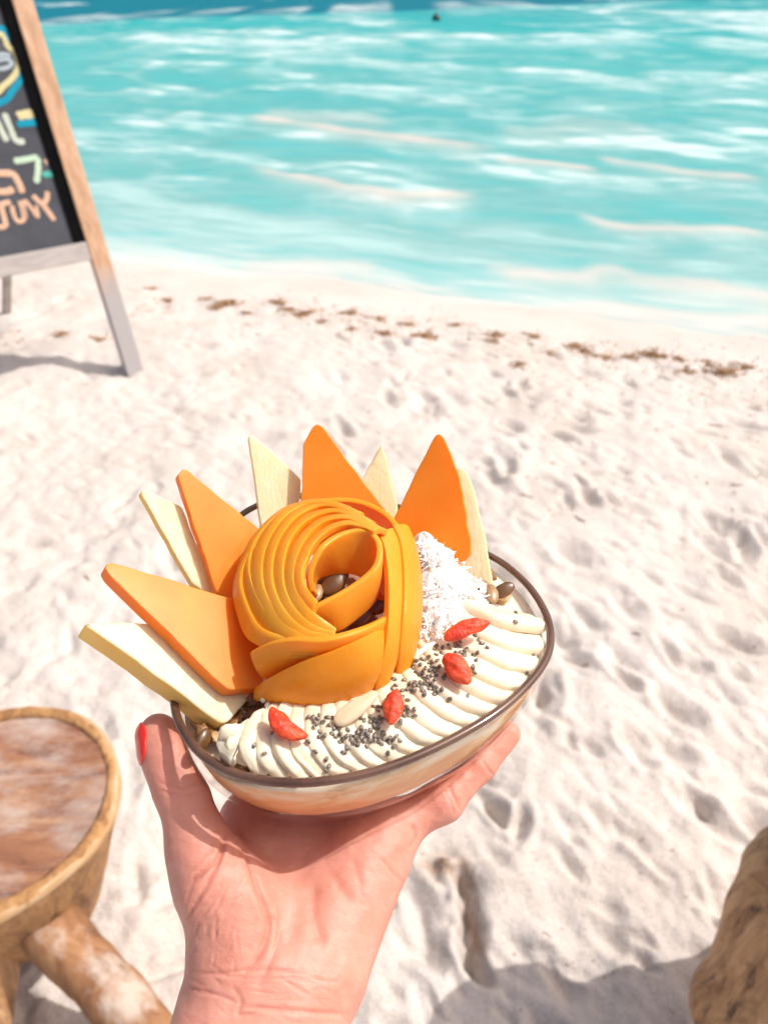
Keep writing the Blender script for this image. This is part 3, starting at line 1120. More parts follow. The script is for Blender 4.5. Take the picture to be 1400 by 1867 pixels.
bowl = empty('glass_bowl', (CB[0], CB[1], ZB - BD))
tag(bowl, 'oval smoky glass bowl held in the hand, full of smoothie and fruit', 'bowl')
ss = np.array([0.02, .1, .2, .32, .45, .58, .7, .8, .88, .94, .975, 1.0])
outer = [bowl_ring(q, 0, ZB - BD * q) for q in ss]
inner = [bowl_ring(q * .965, .0022, ZB - BD * q * .965) for q in ss[::-1]]
V = np.vstack(outer + inner)
Fs = [tuple(f) for f in grid_faces(len(ss) * 2, NR, True, True) if not (len(ss) - 1) * NR <= f[0] < len(ss) * NR]
Fs += [tuple(range((len(ss) - 1) * NR, len(ss) * NR)), tuple(range(len(ss) * NR, (len(ss) + 1) * NR))[::-1]]
wall = link('wall', fix_normals(mesh_np('wall', V, Fs)), glass_mat('smoky_glass', (.985, .975, .965)), bowl)
# rim: rounded, a little flattened bead; the dark of refraction is painted into its colour
nb = 12
V = []
for k in range(NR):
    a = AN[k]
    rr = RO[k]
    c = np.array([CB[0] + (rr - .0019) * math.cos(a), CB[1] + (rr - .0019) * math.sin(a), ZB])
    for j in range(nb):
        b = 2 * math.pi * j / nb
        V.append(c + np.array([math.cos(a), math.sin(a), 0]) * .0017 * math.cos(b) + np.array([0, 0, .0015 * math.sin(b)]))
s = NT('rim_glass')
s.set(Base_Color=s.ramp(s.noise(s.coord(), 60, 3), [(.3, (.085, .038, .024)), (.7, (.17, .085, .055))]), Roughness=.12)
s.b.inputs['Coat Weight'].default_value = .6
s.b.inputs['Coat Roughness'].default_value = .05
s.b.inputs['Transmission Weight'].default_value = .15
rim_o = link('rim', fix_normals(mesh_np('rim', V, grid_faces(NR, nb, True, True))), s.m, bowl)

# smoothie body inside
ss2 = np.array([.10, .2, .32, .45, .58, .7, .8, .88, .94, .98])
rings = []
TOPZ = ZB - .0055
for fr in (.02, .3, .6, .85, .97):
    r0 = bowl_ring(.10, .0026, TOPZ)
    c3 = np.array([CB[0], CB[1], TOPZ])
    rg = c3 + (r0 - c3) * fr
    rg[:, 2] -= .0075 * sstep(CB[0] - .020, CB[0] - .050, rg[:, 0])
    rg[:, 2] += .0025 * (1 - fr) + .0012 * vnoise(rg[:, 0] * 90, rg[:, 1] * 90, 0, 12)
    rings.append(rg)
for q in ss2:
    rg = bowl_ring(q * .965, .0027, ZB - BD * q * .965 + .0005)
    if q < .25:
        rg[:, 2] -= (.0070 if q < .15 else .0022) * sstep(CB[0] - .020, CB[0] - .050, rg[:, 0])
    rings.append(rg)
V, Fs = closed_surface(rings)
s = NT('peach_smoothie')
v = s.coord((1, 1, 2.2))
n1 = s.noise(s.coord((1, 1, 3)), 22, 5, .6, 1.0)
n2 = s.noise(s.coord((1, 1, 4.5)), 34, 5, .65, .6)
sp = s.n('SeparateXYZ')
s.l(s.coord(), sp.inputs[0])
lay = s.math('MULTIPLY', s.math('SUBTRACT', sp.outputs['Z'], ZB - .036), 1 / .030)     # 0 at the amber bottom, 1 in the pale top layer
lay = s.math('ADD', lay, s.math('MULTIPLY', s.math('SUBTRACT', n1, .5), 1.5))
c = s.ramp(lay, [(.30, (.68, .28, .09)), (.62, (.80, .41, .17)), (.80, (.86, .62, .38)), (.95, (.90, .80, .64))])
c = s.mix(s.ramp(n2, [(.60, (0, 0, 0)), (.70, (.65, .65, .65))]), c, (.52, .22, .075))
s.set(Base_Color=c, Roughness=.45)
s.b.inputs['Subsurface Weight'].default_value = .2
s.b.inputs['Subsurface Radius'].default_value = (.006, .003, .0015)
s.b.inputs['Subsurface Scale'].default_value = 1.0
smooth_o = link('smoothie', fix_normals(mesh_np('smoothie', V, Fs)), s.m)
tag(smooth_o, 'peach coloured smoothie filling the glass bowl', 'smoothie')
# ================================================================== HAND
def J(x, y, d):
    # the palm lies a little lower under the bowl than the thumb and little finger
    return at_depth(x, y, d)


DP = .0075
elbow = np.array([-.085, -.17, 1.09])
fore = np.array([-.052, .03, 1.180])
wL, wR = J(424, 1838, .264 + DP), J(535, 1838, .264 + DP)
wU = J(487, 1785, .266 + DP)
fd = (J(487, 1800, .264 + DP) - fore)
MI, MM, MRg, MP = J(455, 1498, .306 + DP), J(545, 1494, .309 + DP), J(632, 1494, .308 + DP), J(703, 1515, .303 + DP)
cmc, mcp, ipj, tip = J(424, 1690, .272 + DP), J(364, 1548, .281), J(328, 1428, .2835), J(289, 1337, .291)
pip, dip, ptip = J(806, 1461, .3145), J(872, 1394, .3235), J(925, 1338, .3295)
ZF = ZB - BD - .0092
fingers_hidden = [
    (MI, [(-.052, .205, ZF + .001), (-.050, .235, ZF), (-.046, .262, ZF + .001)], (.0098, .0090, .0082, .0072)),
    (MM, [(-.026, .212, ZF), (-.022, .246, ZF), (-.018, .276, ZF + .002)], (.0100, .0092, .0084, .0074)),
    (MRg, [(.000, .210, ZF), (.008, .240, ZF), (.015, .268, ZF + .002)], (.0097, .0088, .0080, .0071))]
hyp1, hyp2 = J(668, 1590, .292 + DP), J(600, 1765, .272 + DP)


def hand_sdf(P):
    k = .010
    d = cone(P, wL, fore + [-.012, 0, 0], .0195, .024)
    d = smin(d, cone(P, wR, fore + [.006, 0, 0], .0195, .024), .016)
    d = smin(d, cone(P, fore, elbow, .030, .040), .02)
    mets = [(J(455, 1775, .268 + DP), MI), (J(487, 1775, .268 + DP), MM), (J(520, 1775, .268 + DP), MRg), (J(545, 1775, .268 + DP), MP)]
    for (a, b), r in zip(mets, (.0118, .0110, .0110, .0112)):
        d = smin(d, cone(P, a, b, .0135, r), .012)
    # web of the palm between index base and thumb
    d = smin(d, cone(P, J(430, 1575, .290 + DP), J(470, 1560, .300 + DP), .009, .010), .012)
    # thenar and hypothenar
    d = smin(d, cone(P, cmc, J(388, 1600, .276 + .003), .0158, .0135), .010)
    d = smin(d, cone(P, J(440, 1650, .270 + DP), J(425, 1735, .266 + DP), .0130, .0110), .010)
    d = smin(d, cone(P, hyp1, hyp2, .0135, .0140), .011)
    # fleshy pads under the fingers
    d = smin(d, cone(P, J(700, 1535, .298 + DP), J(660, 1555, .296 + DP), .0105, .0105), .009)
    # thumb
    th = cone(P, J(388, 1600, .276 + .003), mcp, .0135, .0108)
    th = smin(th, cone(P, mcp, ipj, .0106, .0090), .006)
    th = smin(th, cone(P, ipj, tip, .0092, .0074), .005)
    th = smin(th, np.linalg.norm(P - J(309, 1375, .2868), axis=1) - .0089, .006)
    d = smin(d, th, .007)
    # little finger
    pk_ = cone(P, MP, pip, .0098, .0078)
    pk_ = smin(pk_, cone(P, pip, dip, .0079, .0068), .004)
    pk_ = smin(pk_, cone(P, dip, ptip, .0069, .0056), .004)
    d = smin(d, pk_, .006)
    for mc, js, rs in fingers_hidden:
        pts = [mc] + [np.array(q) for q in js]
        f = cone(P, pts[0], pts[1], rs[0], rs[1])
        f = smin(f, cone(P, pts[1], pts[2], rs[1], rs[2]), .004)
        f = smin(f, cone(P, pts[2], pts[3], rs[2], rs[3]), .004)
        d = smin(d, f, .005)
    # flesh flattens against the glass
    s_ = np.clip((ZB - P[:, 2]) / BD, 0, .985)
    rr = np.hypot(P[:, 0] - CB[0], P[:, 1] - CB[1])
    Rb = (rim_r(np.arctan2(P[:, 1] - CB[1], P[:, 0] - CB[0])) - .0016) * wall_scale(s_)
    b = np.maximum(np.maximum((rr - Rb) * .75, ZB - BD - P[:, 2]), P[:, 2] - ZB - .002)
    return -smin(-d, b - .0002, .0018)


lo = np.array([-.15, -.215, 1.045])
hi = np.array([.085, .30, 1.285])
V, Q = surface_nets(hand_sdf, lo, hi, .0027)
V, Q = subdiv(V, Q)
V = sdf_project(hand_sdf, V, 2, .002)
# finer where the camera looks: palm, thumb and little finger
cen = V[Q].mean(1)
V2, Q2 = subdiv(V, Q)
V2 = sdf_project(hand_sdf, V2, 2, .001)
V, Q = V2, Q2
N = sdf_normal(hand_sdf, V)
N /= np.linalg.norm(N, axis=1)[:, None] + 1e-9
px, py, dp_ = project(V)
view = CAM - V
view /= np.linalg.norm(view, axis=1)[:, None]
face = np.clip((N * view).sum(1) * 1.6, 0, 1)


def polydist(pts):
    """distance (mm at the hand) of every vertex to a line drawn on the palm, and position along it"""
    P = np.array(pts, float)
    if len(P) > 2:
        P = catmull(P, 30)
    best = np.full(len(V), 1e9)
    tt = np.zeros(len(V))
    for i in range(len(P) - 1):
        a, b = P[i], P[i + 1]
        ab = b - a
        t = np.clip(((px - a[0]) * ab[0] + (py - a[1]) * ab[1]) / (ab @ ab + 1e-9), 0, 1)
        d = np.hypot(px - a[0] - t * ab[0], py - a[1] - t * ab[1])
        m = d < best
        best[m] = d[m]
        tt[m] = (i + t[m]) / (len(P) - 1)
    return best / 5.2, tt


disp = np.zeros(len(V))
redness = np.zeros(len(V))
creases = [  # (line, depth mm, half width mm, side swell)
    ([(405, 1520), (400, 1560), (372, 1590), (335, 1620)], .7, .9, .35),
    ([(412, 1500), (408, 1545), (395, 1580), (350, 1660), (340, 1672)], .55, .9, .25),
    ([(430, 1490), (452, 1560), (470, 1620), (490, 1680), (478, 1730), (455, 1765), (430, 1790)], .75, 1.2, .3),
    ([(505, 1640), (510, 1690), (495, 1750), (470, 1800)], .30, 1.1, .1),
    ([(575, 1600), (572, 1650), (580, 1700), (600, 1725)], .65, 2.6, .3),
    ([(600, 1580), (620, 1620), (645, 1650)], .35, 2.0, .2),
    ([(640, 1560), (655, 1600), (660, 1640)], .25, 1.8, .1),
    ([(345, 1772), (400, 1775), (470, 1768), (560, 1775)], .35, .8, .15),
    ([(420, 1790), (440, 1825), (435, 1850), (470, 1845)], .35, .8, .15),
    ([(335, 1800), (390, 1812), (440, 1830)], .35, .8, .15),
    ([(440, 1832), (520, 1842), (640, 1850)], .45, .9, .2),
    ([(750, 1500), (757, 1525), (746, 1548)], .55, .8, .2),
    ([(815, 1430), (828, 1455), (838, 1480)], .45, .8, .2), ([(808, 1433), (820, 1460), (828, 1484)], .3, .6, .1),
    ([(878, 1385), (890, 1402), (900, 1416)], .35, .7, .1),
    ([(285, 1425), (330, 1436), (372, 1420)], .25, .8, .1), ([(288, 1440), (330, 1450), (375, 1440)], .2, .7, .1),
    ([(690, 1560), (715, 1590), (738, 1612)], .25, .8, .1)]
for pts, dep, hw, swl in creases:
    d, t = polydist(pts)
    env = np.clip(np.minimum(t, 1 - t) * 6, 0, 1)
    disp += face * env * 1e-3 * (-1.2 * dep * np.exp(-(d / (hw * .8)) ** 2) + 1.3 * swl * dep * np.exp(-((d - 2.2 * hw) / (1.1 * hw)) ** 2))
    redness += face * env * dep * np.exp(-(d / (hw * .75)) ** 2)
rs_ = np.random.default_rng(3)
for k in range(70):     # fine folds across the thenar and the wrist
    if k < 42:
        x0, y0 = rs_.uniform(335, 440), rs_.uniform(1560, 1760)
        a = R(rs_.normal(128 if y0 < 1690 else 100, 12))
        L = rs_.uniform(30, 75)
    else:
        x0, y0 = rs_.uniform(340, 610), rs_.uniform(1765, 1880)
        a = R(rs_.normal(10 if x0 > 420 else 35, 14))
        L = rs_.uniform(25, 80)
    d, t = polydist([(x0 - L / 2 * math.cos(a), y0 - L / 2 * math.sin(a)), (x0 + L / 2 * math.cos(a), y0 + L / 2 * math.sin(a))])
    env = np.clip(np.minimum(t, 1 - t) * 4, 0, 1)
    dep = rs_.uniform(.08, .24)
    disp += face * env * 1e-3 * dep * (-np.exp(-(d / .45) ** 2) + .4 * np.exp(-((d - 1.1) / .5) ** 2))
    redness += .5 * face * env * dep * np.exp(-(d / .7) ** 2)
# tendons and soft lumps
disp += face * 2.5e-4 * fbm(V[:, 0] * 160, V[:, 1] * 160, V[:, 2] * 160, 33, 3)
disp += 3.5e-4 * fbm(V[:, 0] * 55, V[:, 1] * 55, V[:, 2] * 55, 34, 2)
V = V + N * disp[:, None]
hand_me = mesh_np('person', V, Q)
at = hand_me.attributes.new('fold', 'FLOAT', 'POINT')
at.data.foreach_set('value', np.clip(redness, 0, 1).astype(np.float32))
tipd = np.minimum(np.linalg.norm(V - tip, axis=1), np.linalg.norm(V - ptip, axis=1))
at = hand_me.attributes.new('fingertip', 'FLOAT', 'POINT')
at.data.foreach_set('value', sstep(.05, .008, tipd).astype(np.float32))
s = NT('skin')
v = s.coord()
n1 = s.noise(v, 70, 4, .6)
n2 = s.noise(v, 380, 3, .6)
c = s.ramp(n1, [(.3, (.61, .245, .178)), (.7, (.70, .325, .25))])
c = s.mix(s.math('MULTIPLY', s.attr('fingertip'), .55), c, (.70, .27, .195))
c = s.mix(s.math('MULTIPLY', s.attr('fold'), .8), c, (.55, .19, .135))
c = s.mix(s.math('MULTIPLY', s.ramp(n2, [(.55, (0, 0, 0)), (.75, (1, 1, 1))]), .12), c, (.55, .25, .2))
vor = s.n('TexVoronoi', feature='DISTANCE_TO_EDGE')
vor.inputs['Scale'].default_value = 900
s.l(s.coord((1, 1.7, 1)), vor.inputs['Vector'])
b1 = s.bump(vor.outputs['Distance'], .12, .0006)
b2 = s.bump(s.noise(s.coord((1, 2.2, 1), (0, 0, R(40))), 260, 5, .65), .30, .0012, b1)
s.set(Base_Color=c, Roughness=.46, Normal=b2)
s.b.inputs['Specular IOR Level'].default_value = .4
s.b.inputs['Subsurface Weight'].default_value = .35
s.b.inputs['Subsurface Radius'].default_value = (.0075, .0028, .0014)
s.b.inputs['Subsurface Scale'].default_value = 1.0
person = link('person', hand_me, s.m)
tag(person, 'bare left hand with red nail polish holding the glass bowl from below', 'person')

# thumb nail: curved shell on the outer side of the thumb tip
s = NT('red_nail_polish')
s.set(Base_Color=s.ramp(s.noise(s.coord(), 300, 2), [(.3, (.72, .020, .012)), (.7, (.78, .03, .018))]), Roughness=.18)
s.b.inputs['Coat Weight'].default_value = .5
nail_m = s.m
ax_ = tip - ipj
ax_ /= np.linalg.norm(ax_)
vd = CAM - tip
vd /= np.linalg.norm(vd)
out = -np.cross(ax_, vd)
out = out if out[0] < 0 else -out
out = out + vd * .33
out -= ax_ * (out @ ax_)
out /= np.linalg.norm(out)
sdv = np.cross(ax_, out)
V, nu, nv = [], 13, 11
for i in range(nu):
    t = -1 + 2 * i / (nu - 1)
    for j in range(nv):
        u = -1 + 2 * j / (nv - 1)
        w = .0060 * (1 - .18 * max(0, t) ** 2) * math.sqrt(max(0, 1 - (abs(t) ** 3.2) * .75))
        P_ = tip + ax_ * (-.0014 + t * .0072) + sdv * u * w + out * .02
        V.append(P_)
V = np.array(V)
for _ in range(40):
    d = hand_sdf(V)
    V = V - out * np.clip(d - .0003, -.002, .002)[:, None] * .8
tt = np.repeat(np.linspace(-1, 1, nu), nv)
uu = np.tile(np.linspace(-1, 1, nv), nu)
V = V + out * (.0006 * (1 - uu ** 2) * (1 - tt ** 4))[:, None] + out * (.0004 * np.maximum(tt, 0) ** 2)[:, None]
nail = link('fingernail', mesh_np('fingernail', V, grid_faces(nu, nv)), nail_m, person)
solidify(nail, .0006, 0, 0, 1)
# ================================================================== FRUIT WEDGES
zb = lambda x, y, h=0.0: at_z(x, y, ZB + h * 1e-3)      # photo pixel taken onto the level h mm above the bowl rim
nrm = lambda v: np.array(v, float) / np.linalg.norm(v)
pap_m = fruit_mat('papaya_flesh', (.90, .27, .018), (.93, .335, .035), 60, .34, .6, (.011, .0022, .0004), .07, .0003, bscale=380, spec=.3, trans=(.22, (.95, .16, .004)))
pin_m = fruit_mat('pineapple_flesh', (.92, .76, .46), (.94, .84, .62), 120, .40, .35, (.006, .005, .002), .55, .0008, (1.6, 1, .22), bscale=420, spec=.3, trans=(.15, (.9, .75, .35)))
side_m = fruit_mat('pineapple_side_flesh', (.95, .62, .15), (.96, .73, .30), 60, .4, .35, (.006, .005, .002), .5, .0008, bscale=300, spec=.35, trans=(.35, (.95, .75, .25)))  # yellower flesh on the side faces of the wedges
man_m = fruit_mat('mango_flesh', (.99, .375, .014), (.99, .475, .05), 30, .34, .45, (.007, .0028, .0005), .30, .0005, bscale=560, spec=.40, trans=(.30, (1.0, .24, .003)))


def wedge(name, poly, anchor, n, t, m, bevel=.00045, rnd=2, side=None, wave=.0003, seed=0):
    n = nrm(n)
    P0 = np.array([at_plane(x, y, anchor, n) for x, y in poly])
    # round the corners
    P = P0
    for _ in range(rnd):
        Q = []
        for i in range(len(P)):
            a, b = P[i], P[(i + 1) % len(P)]
            l = np.linalg.norm(b - a)
            c = min(.22, .0009 / max(l, 1e-6))
            Q += [a + (b - a) * c, b - (b - a) * c]
        P = np.array(Q)
    # resample the outline so that the edge can undulate
    L = np.linalg.norm(np.roll(P, -1, 0) - P, axis=1)
    R_ = []
    for i in range(len(P)):
        k = max(1, int(L[i] / .003))
        for j in range(k):
            R_.append(P[i] + (P[(i + 1) % len(P)] - P[i]) * j / k)
    P = np.array(R_)
    c = P.mean(0)
    dirs = (P - c) / np.linalg.norm(P - c, axis=1)[:, None]
    P = P + dirs * (wave * 1.3 * vnoise(P[:, 0] * 220, P[:, 1] * 220, P[:, 2] * 220, seed))[:, None]
    bm = bmesh.new()
    top = [bm.verts.new(tuple(p)) for p in P]
    bot = [bm.verts.new(tuple(p - n * t)) for p in P]
    N_ = len(P)
    ft = bm.faces.new(top)
    fb = bm.faces.new(bot[::-1])
    for i in range(N_):
        bm.faces.new((top[i], bot[i], bot[(i + 1) % N_], top[(i + 1) % N_]))
    bmesh.ops.recalc_face_normals(bm, faces=bm.faces)
    ed = [e for e in bm.edges if len(e.link_faces) == 2 and (ft in e.link_faces or fb in e.link_faces)]
    bmesh.ops.bevel(bm, geom=ed, offset=bevel, segments=3, affect='EDGES', profile=.5)
    big = [f for f in bm.faces if len(f.verts) > 8]
    bmesh.ops.triangulate(bm, faces=big)
    for f in bm.faces:
        f.smooth = len(f.verts) < 5 and f.calc_area() < 2e-5
    me = bpy.data.meshes.new(name)
    bm.to_mesh(me)
    bm.free()
    if m is not None:
        me.materials.append(m)
    if side is not None:
        me.materials.append(side)
        for p_ in me.polygons:
            if abs(Vector(n).dot(p_.normal)) < .5:
                p_.material_index = 1
    o = bpy.data.objects.new(name, me)
    COL.objects.link(o)
    md = o.modifiers.new('n', 'WEIGHTED_NORMAL')
    md.keep_sharp = False
    return o


PG, QG = 'papaya wedges fanned along the back of the bowl', 'pineapple wedges fanned between the papaya'
nA, nB, nC, nD = nrm((.51, -.28, .80)), nrm((.50, -.52, .68)), nrm((.05, -.72, .68)), nrm((-.20, -.74, .62))
aA, aB, aC, aD = zb(440, 1200, 10), zb(432, 1060, 13), zb(620, 960, 6), zb(830, 1025, 8)
tag(wedge('papaya_wedge', [(190, 1031), (205, 1025), (330, 1062), (440, 1097), (468, 1130), (484, 1240), (470, 1254), (420, 1259), (395, 1240), (330, 1174), (250, 1098), (197, 1046)], aA, nA, .0068, pap_m, seed=1),
    'leftmost papaya wedge, lying under the rose side and over the low pineapple', 'papaya', PG)
tag(wedge('papaya_wedge', [(324, 866), (338, 853), (400, 905), (474, 964), (470, 1030), (440, 1095), (395, 1082), (372, 1010), (345, 930)], aB, nB, .0045, pap_m, seed=2),
    'papaya wedge with a clipped tip leaning at the upper left of the mango rose', 'papaya', PG)
tag(wedge('papaya_wedge', [(571, 777), (579, 772), (590, 779), (650, 862), (716, 948), (700, 1010), (560, 1010), (548, 930), (553, 810)], aC, nC, .0042, pap_m, seed=3),
    'tall papaya wedge standing straight behind the mango rose', 'papaya', PG)
tag(wedge('papaya_wedge', [(792, 795), (799, 790), (808, 795), (838, 870), (852, 960), (858, 985), (857, 1012), (830, 1038), (790, 1050), (735, 1020), (717, 946), (755, 868)], aD, nD, .0042, pap_m, seed=4),
    'deep orange papaya wedge at the right of the fan above the coconut', 'papaya', PG)
tag(wedge('pineapple_wedge', [(152, 1137), (170, 1134), (300, 1136), (350, 1142), (462, 1256), (455, 1275), (416, 1316), (404, 1321), (330, 1264), (240, 1198)], aA - nA * .0075, nA, .0120, pin_m, .0010, wave=.0005, seed=5, side=side_m),
    'big pale pineapple wedge lowest at the left, over the bowl rim', 'pineapple', QG)
tag(wedge('pineapple_wedge', [(257, 899), (264, 893), (300, 908), (334, 926), (360, 990), (404, 1082), (382, 1086), (352, 1066), (305, 985)], aB - nB * .0066, nB, .005, pin_m, .0008, side=side_m, wave=.0004, seed=6),
    'pineapple wedge tucked behind the left papaya with the clipped tip', 'pineapple', QG)
tag(wedge('pineapple_wedge', [(452, 797), (459, 792), (500, 826), (549, 872), (545, 920), (535, 1000), (478, 985), (468, 900)], zb(480, 955, 4), nrm((.22, -.74, .64)), .0055, pin_m, .0008, side=side_m, wave=.0004, seed=7),
    'pineapple wedge with a sharp tip left of the tall papaya, at the back', 'pineapple', QG)
tag(wedge('pineapple_wedge', [(690, 818), (696, 811), (703, 830), (716, 885), (725, 925), (722, 950), (700, 1000), (650, 980), (655, 880)], aC - nC * .0085, nrm((-.10, -.74, .66)), .005, pin_m, .0008, side=side_m, wave=.0004, seed=8),
    'small pineapple wedge showing between the two right papaya wedges', 'pineapple', QG)
tag(wedge('pineapple_wedge', [(838, 850), (852, 860), (866, 900), (888, 1000), (900, 1070), (872, 1078), (835, 1068), (800, 1010), (815, 900)], aD - nD * .0075, nrm((-.14, -.76, .62)), .006, pin_m, .0008, side=side_m, wave=.0004, seed=9),
    'narrow pineapple wedge behind the deep orange papaya, near the right rim', 'pineapple', QG)

# ================================================================== MANGO ROSE
rose = empty('mango_rose', zb(600, 1180, 0))
tag(rose, 'ripe mango sliced thin and curled into an open rose in the bowl', 'mango rose')
ZC = lambda x, y: (400 + x / 3.5, 860 + y / 3.5)        # close-up coordinates used when measuring the rose


def petal(top, bot, bulge=.0015, t=.0023, n=34, m=7, lab=None):
    """thin curled slice between an upper and a lower edge; each edge is a list of (x, y, height mm)"""
    A = catmull([np.array(zb(*ZC(x, y), h)) for x, y, h in top], n)
    B = catmull([np.array(zb(*ZC(x, y), h)) for x, y, h in bot], n)
    V = np.zeros((n, m, 3))
    T = np.gradient((A + B) / 2, axis=0)
    S = np.cross(T, B - A)
    S /= np.linalg.norm(S, axis=1)[:, None] + 1e-9
    for j in range(m):
        w = j / (m - 1)
        V[:, j] = A * (1 - w) + B * w + S * bulge * 4 * w * (1 - w)
    o = link('petal', mesh_np('petal', V.reshape(-1, 3), grid_faces(n, m)), man_m, rose)
    solidify(o, t, 0, .0007, 1)
    if lab:
        o['label'] = lab
    return o


# nested slices at the left, from the inside out: (x, y) along each upper edge
E1 = [(985, 395), (900, 362), (800, 352), (690, 392), (600, 480), (552, 600), (552, 700), (585, 785), (628, 842)]
E2 = [(950, 385), (860, 330), (760, 318), (640, 352), (545, 450), (492, 590), (490, 720), (545, 840), (640, 940), (742, 1018)]
E3 = [(930, 360), (820, 290), (700, 278), (570, 325), (470, 440), (424, 580), (428, 730), (490, 870), (600, 980), (735, 1030)]
E4 = [(880, 310), (760, 252), (640, 240), (505, 300), (405, 430), (358, 580), (368, 740), (440, 890), (560, 1010), (700, 1046)]
E5 = [(820, 272), (700, 225), (570, 218), (430, 290), (335, 420), (290, 570), (300, 740), (375, 900), (500, 1028), (650, 1066)]
E6 = [(500, 225), (420, 262), (330, 340), (250, 440), (208, 560), (215, 680), (270, 820), (350, 945), (470, 1048), (600, 1078)]
E7 = [(300, 420), (220, 500), (165, 600), (150, 700), (165, 800), (210, 915), (290, 1000), (380, 1055), (470, 1085)]
hs = [(46, 32), (44, 30.5), (42, 29), (40, 27.5), (38, 26), (35.5, 24.5), (33, 22)]
cxr, cyr = 700, 700


AXR = zb(*ZC(720, 690), 40)


def shingle(A, out, slope, t=.0026, bulge=.0010, seed=0):
    """slice whose upper edge is A and whose face slopes outwards and down under the next slice"""
    n, m = len(A), 8
    V = np.zeros((n, m, 3))
    for i in range(n):
        o_ = A[i] - AXR
        o_[2] = 0
        o_ = o_ / np.linalg.norm(o_)
        A_ = A[i] + o_ * .0006 * float(vnoise(i * .11, seed * 5.7, 0, 16))
        e_ = 1 - .55 * sstep(.62, 1., i / (n - 1))
        for j in range(m):
            w = j / (m - 1)
            V[i, j] = A_ + e_ * out * (o_ * w - np.array([0, 0, slope[i] * (w + .35 * w * w)])) + np.array([0, 0, bulge * math.sin(math.pi * w)])
    o = link('petal', mesh_np('petal', V.reshape(-1, 3), grid_faces(n, m)), man_m, rose)
    solidify(o, t, 0, .0008, 1)
    return o


NP = 48
pxE = [catmull([ZC(x, y) for x, y in Ee], NP) for Ee in (E1, E2, E3, E4, E5, E6, E7)]


def out_slope(A):
    o_ = A - AXR
    o_ = o_[:, :2] / np.linalg.norm(o_[:, :2], axis=1)[:, None]
    return .95 - .55 * sstep(-.1, .9, o_[:, 1]), o_


prev = np.array([zb(x, y, 46 - 9 * (i / (NP - 1)) ** 1.6) for i, (x, y) in enumerate(pxE[0])])
edges = [prev]
for k in range(1, 7):
    hh = np.full(NP, 40.0 - 3 * k)
    for it in range(40):
        P_ = np.array([zb(x, y, h) for (x, y), h in zip(pxE[k], hh)])
        D_ = np.linalg.norm(P_[:, None, :2] - prev[None, :, :2], axis=2)
        q = D_.argmin(1)
        sl, _ = out_slope(P_)
        want = (prev[q, 2] - ZB) * 1e3 - sl * D_.min(1) * 1e3 + (1.0 if k < 5 else .2)
        hh = .6 * hh + .4 * np.clip(want, 8, 46)
    hh = np.convolve(np.pad(hh, 4, 'edge'), np.ones(9) / 9, 'valid')
    prev = np.array([zb(x, y, h) for (x, y), h in zip(pxE[k], hh)])
    edges.append(prev)
for k, A in enumerate(edges):
    sl, _ = out_slope(A)
    shingle(A, (.0085, .0085, .0085, .0085, .0085, .0065, .0035)[k], sl * (1 if k < 5 else 1.6), seed=k)
# innermost curl: back wall, right lip and the tongue that crosses to the front
petal([(590, 770, 32), (580, 640, 39), (645, 490, 45), (740, 410, 46), (850, 368, 46), (945, 370, 46), (1008, 425, 45), (1022, 500, 44), (1000, 590, 42), (920, 670, 40), (800, 750, 38), (640, 838, 36), (560, 890, 34)],
      [(620, 800, 24), (600, 740, 25), (622, 680, 27), (690, 655, 27), (760, 650, 27), (850, 650, 27), (940, 690, 27), (990, 740, 27), (992, 800, 26), (960, 850, 25), (880, 925, 24), (740, 1018, 23), (600, 985, 22)], .0006, .0026, 60, 8, 'innermost curled slice with a deep orange inside')
# slice behind the rose
petal([(455, 250, 28), (520, 212, 30), (600, 188, 32), (750, 176, 34), (900, 190, 35), (1040, 252, 35), (1120, 330, 34), (1150, 400, 33)],
      [(480, 480, 8), (560, 470, 8), (680, 450, 8), (780, 440, 9), (900, 450, 10), (1000, 500, 10), (1060, 560, 10), (1090, 620, 10)], .001, .0028)
# two long slices down the right side
petal([(1010, 402, 40), (1045, 500, 38), (1062, 640, 36), (1068, 800, 33), (1062, 960, 29), (1040, 1130, 22), (1005, 1300, 12), (992, 1385, 6)],
      [(1090, 380, 34), (1140, 480, 30), (1165, 640, 26), (1170, 820, 22), (1158, 980, 17), (1125, 1150, 10), (1060, 1310, 5), (1005, 1395, 3)], .0022, .0028)
petal([(1095, 350, 37), (1140, 440, 35), (1163, 600, 33), (1168, 780, 30), (1158, 940, 26), (1140, 1090, 19), (1130, 1200, 12), (1120, 1290, 6)],
      [(1190, 372, 28), (1235, 500, 23), (1265, 650, 18), (1275, 820, 14), (1262, 980, 10), (1235, 1120, 6), (1200, 1240, 3), (1150, 1310, 2)], .0024, .0028)
petal([(1000, 400, 41), (1020, 520, 37), (1010, 640, 33), (1000, 760, 30)], [(1060, 560, 24), (1075, 680, 21), (1065, 780, 19), (1040, 860, 17)], .0005, .0024)
